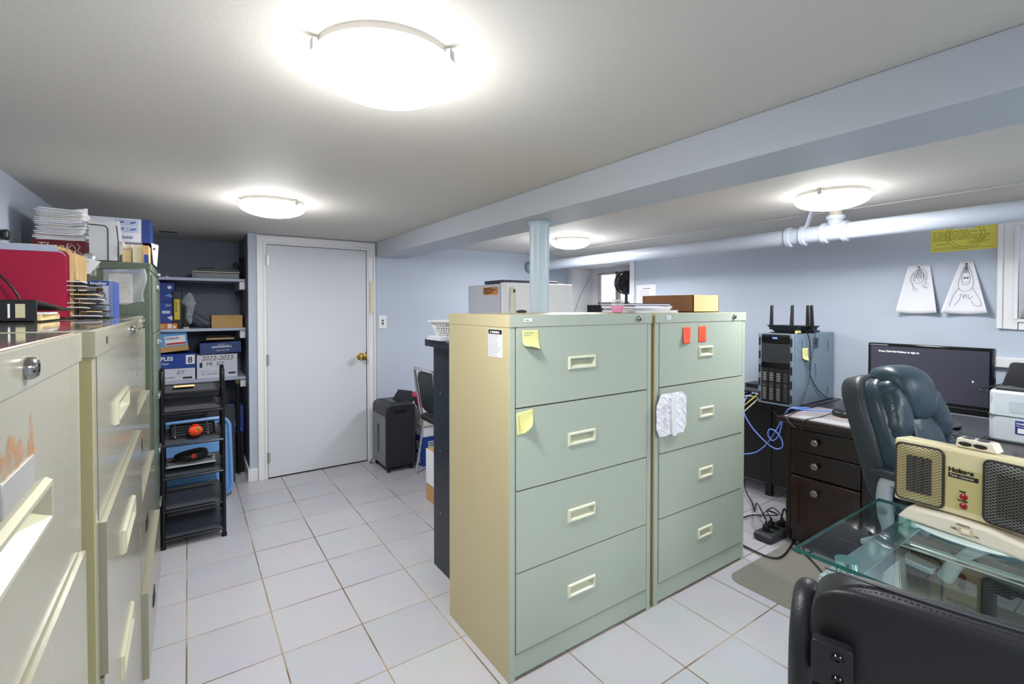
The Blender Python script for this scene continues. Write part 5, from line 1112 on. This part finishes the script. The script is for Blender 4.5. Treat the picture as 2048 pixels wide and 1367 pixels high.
for s_ in (-1,1):
    b = bk('side_bolster',(s_*.155,-.060,.43),(.068,.058,.170),.75,.7,LEATH2,fn=lambda p, s_=s_: Vector((p.x-s_*.06*max(0,(p.z+.1)/.3)+.003*math.sin(p.z*120),p.y+.003*math.sin(p.z*150)+.03*(p.z/.3)**2,p.z)))
    b = bk('side_bolster',(s_*.165,-.060,.14),(.062,.055,.140),.75,.7,LEATH2,fn=lambda p, s_=s_: Vector((p.x,p.y+.002*math.sin(p.z*130),p.z)))
bk('centre_pad',(0,-.072,.22),(.108,.035,.20),.6,.5,LEATH2,fn=lambda p: Vector((p.x,p.y+.004*math.cos(p.x*90),p.z)))
bk('head_pillow',(0,-.070,.525),(.118,.075,.155),.62,.55,mat('teal_leather_smooth',(40,60,70),.36,bump=.12,bscale=140),fn=lambda p: Vector((p.x*(1+.12*p.z/.155),p.y*(1-.25*(p.z<0)*abs(p.z)/.155)+.05*max(0,p.z/.155)**2,p.z)))
m = M(); pts = []
for k in range(33):
    a = -.35+ (PI+.7)*k/32; x = -.236*math.cos(a)*(1 if abs(math.cos(a)) < .01 else abs(math.cos(a))**-.45); z = .30+.325*math.sin(a)*abs(math.sin(a)+1e-6)**-.45
    x = max(-.236,min(.236,x)); f = taper(Vector((0,0,z-.30)),.34); q = piv+A_ @ Vector((x*f,-.005+.03*((z-.3)/.34)**2,z)); pts.append(q)
m.tube(pts,.0055,8); m.build('piping', LEATH2, shell)
m = M(); m.sell((0,-.20,.525),(.22,.24,.060),.5,.4,36,14,fn=lambda p: Vector((p.x,p.y,p.z+.02*max(0,-p.y/.25)*-1))); m.build('seat_cushion', LEATH2, t)
m = M(); m.sell((0,-.19,.465),(.20,.21,.025),.4,.4); m.build('seat_pan', BLACKP, t)
ARM = mat('arm_silver',(166,174,180),.35,.3)
for s_ in (-1,1):
    x = s_*.205
    m = M(); m.tube([(x,.0,.46),(x,.03,.55),(x,.035,.655),(x,.0,.70),(x,-.16,.69),(x,-.27,.66),(x,-.28,.60),(x,-.20,.50),(x,-.16,.42)],[.024,.026,.026,.024,.022,.022,.022,.022,.024],12,sm=4); b = m.build('armrest', ARM, t)
    m = M(); m.sell((x,-.09,.722),(.035,.17,.018),.6,.4); m.build('arm_pad', LEATHS, b); M().cyl((x-.028*s_,.03,.58),(x+.030*s_,.03,.58),.015,16).build('bolt_cap', GREYP, b)
    M().obox((s_*.18,-.02,.435),(.13,0,0),(0,.24,0),(0,0,.02)).build('arm_bracket', ARM, t, bevel=.004)
m = M(); m.box(-.08,.08,-.28,-.06,.38,.445); m.build('tilt_mechanism', BLACKP, t, bevel=.006); M().cyl((0,-.18,.10),(0,-.18,.39),.026,20).build('gas_lift', BLACKP, t)
m = M()
M().tube([(.08,-.15,.36),(.22,-.14,.355)],.006,8).build('tilt_lever', BLACKP, t)
for k in range(5):
    a = 2*PI*k/5+.3; c_, s_ = math.cos(a), math.sin(a); m = M(); m.tube([(0.02*c_,-.18+.02*s_,.12),(.16*c_,-.18+.16*s_,.105),(.29*c_,-.18+.29*s_,.075)],[.026,.022,.016],10,sm=3); m.build('base_leg', BLACKP, t)
    m = M(); cx, cy = .29*c_, -.18+.29*s_; m.cyl((cx-.022*s_,cy+.022*c_,.0285),(cx+.022*s_,cy-.022*c_,.0285),.025,18); m.cyl((cx,cy,.05),(cx,cy,.075),.008,10); m.build('caster', BLACKM, t)

# =============================================================== FOREGROUND CHAIR
t = thing('leather_chair','black leather chair seen from behind in the right foreground','chair',(.95,.155,0))
dv = Vector((.29,-.957,0)); t.rotation_euler = (0,0,math.atan2(dv.y,dv.x))
# local x = along the back from left end to right end, local +y = forward (toward table)
W_ = .235
mt = Matrix.Translation(Vector((0,0,.712))) @ rotx(R(7))
def curv(p): return Vector((p.x, p.y-.035*(p.x/W_)**2*0+.02*(p.x/W_)**2, p.z))
m = M(); m.sell((0,0,0),(W_,.036,.205),.30,.17,64,30,mat4=mt,fn=curv); b = m.build('backrest', LEATH, t, ang=80)
m = M(); pts = [mt @ curv(Vector((x,.006,.204+.0015))) for x in [-.215+.43*k/40 for k in range(41)]]
m.tube(pts,.0016,6); m.build('top_seam', mat('seam_thread',(60,62,70),.6), b)
m = M()
for k in range(60): x = -.21+.42*k/59; p = mt @ curv(Vector((x,-.006,.2052))); m.obox(p,(.0042,0,0),(0,.0008,0),(0,0,.0008))
m.build('stitching', MATS['seam_thread'], b)
# bracket plates with bolts on the back face
for s_ in (-1,1):
    m = M(); c = mt @ Vector((s_*.200,-.0375+.012,.080)); u_ = Vector((1,0,0)); v_ = (mt.to_3x3() @ Vector((0,0,1)))
    m.rplate(c+Vector((0,-.001,0)),u_,v_,.056,.075,.018,.008); pl = m.build('mounting_plate', BLACKP, t, bevel=.001)
    for dz in (-.019,.019):
        p = mt @ Vector((s_*.200+s_*-.008,-.0435,.080+dz)); m = M(); m.lathe(p,[(.0085,0),(.0085,.002),(.007,.004),(.0065,.005),(.0035,.005),(.003,.003),(0,.003)],20,(0,-1,-.12)); m.build('bolt', BLACKG, pl)
    m = M(); x = s_*(W_+.010)
    m.tube([(x,.03,.40),(x,-.005,.55),(x,-.018,.70),(x,-.01,.80),(x,.03,.845),(x,.09,.85)] if False else [(x,.10,.40),(x,.0,.47),(x,-.012,.60),(x,-.016,.74),(x,.0,.815),(x,.045,.845),(x,.10,.80),(x,.16,.66),(x,.26,.61),(x,.30,.55),(x,.29,.42)],.021,14,sm=5); m.build('arm_loop', mat('arm_leather',(30,31,35),.42,bump=.1,bscale=250), t)
m = M(); m.sell((0,.25,.44),(.25,.25,.05),.4,.3,40,16); m.build('seat', LEATH, t)
m = M(); m.box(-.20,.20,.06,.42,.36,.39); m.build('seat_frame', BLACKP, t, bevel=.006)
for sx in (-1,1):
    for y in (.05,.42): M().tube([(sx*.21,y,.38),(sx*.235,y+(.02 if y > .2 else -.03),.0)],[.016,.014],12).build('leg', BLACKP, t)

# =============================================================== CAMERA / WORLD
cam = bpy.data.cameras.new('camera'); co = bpy.data.objects.new('camera', cam); COL.objects.link(co)
cam.sensor_width = 36; cam.sensor_fit = 'HORIZONTAL'; cam.lens = 951.354/2048*36; cam.shift_x = 0; cam.shift_y = (628.672-683.5)/2048
cam.clip_start = .02
co.location = (0,0,1.359); co.rotation_mode = 'XYZ'
co.rotation_euler = (R(90-.9508), 0, -R(34.293))
sc = bpy.context.scene; sc.camera = co
w = bpy.data.worlds.new('world'); sc.world = w; w.use_nodes = True
w.node_tree.nodes['Background'].inputs[0].default_value = (.9,.95,1,1); w.node_tree.nodes['Background'].inputs[1].default_value = 1.2
sc.view_settings.view_transform = 'Standard'; sc.view_settings.look = 'None'; sc.view_settings.exposure = 0; sc.view_settings.gamma = 1
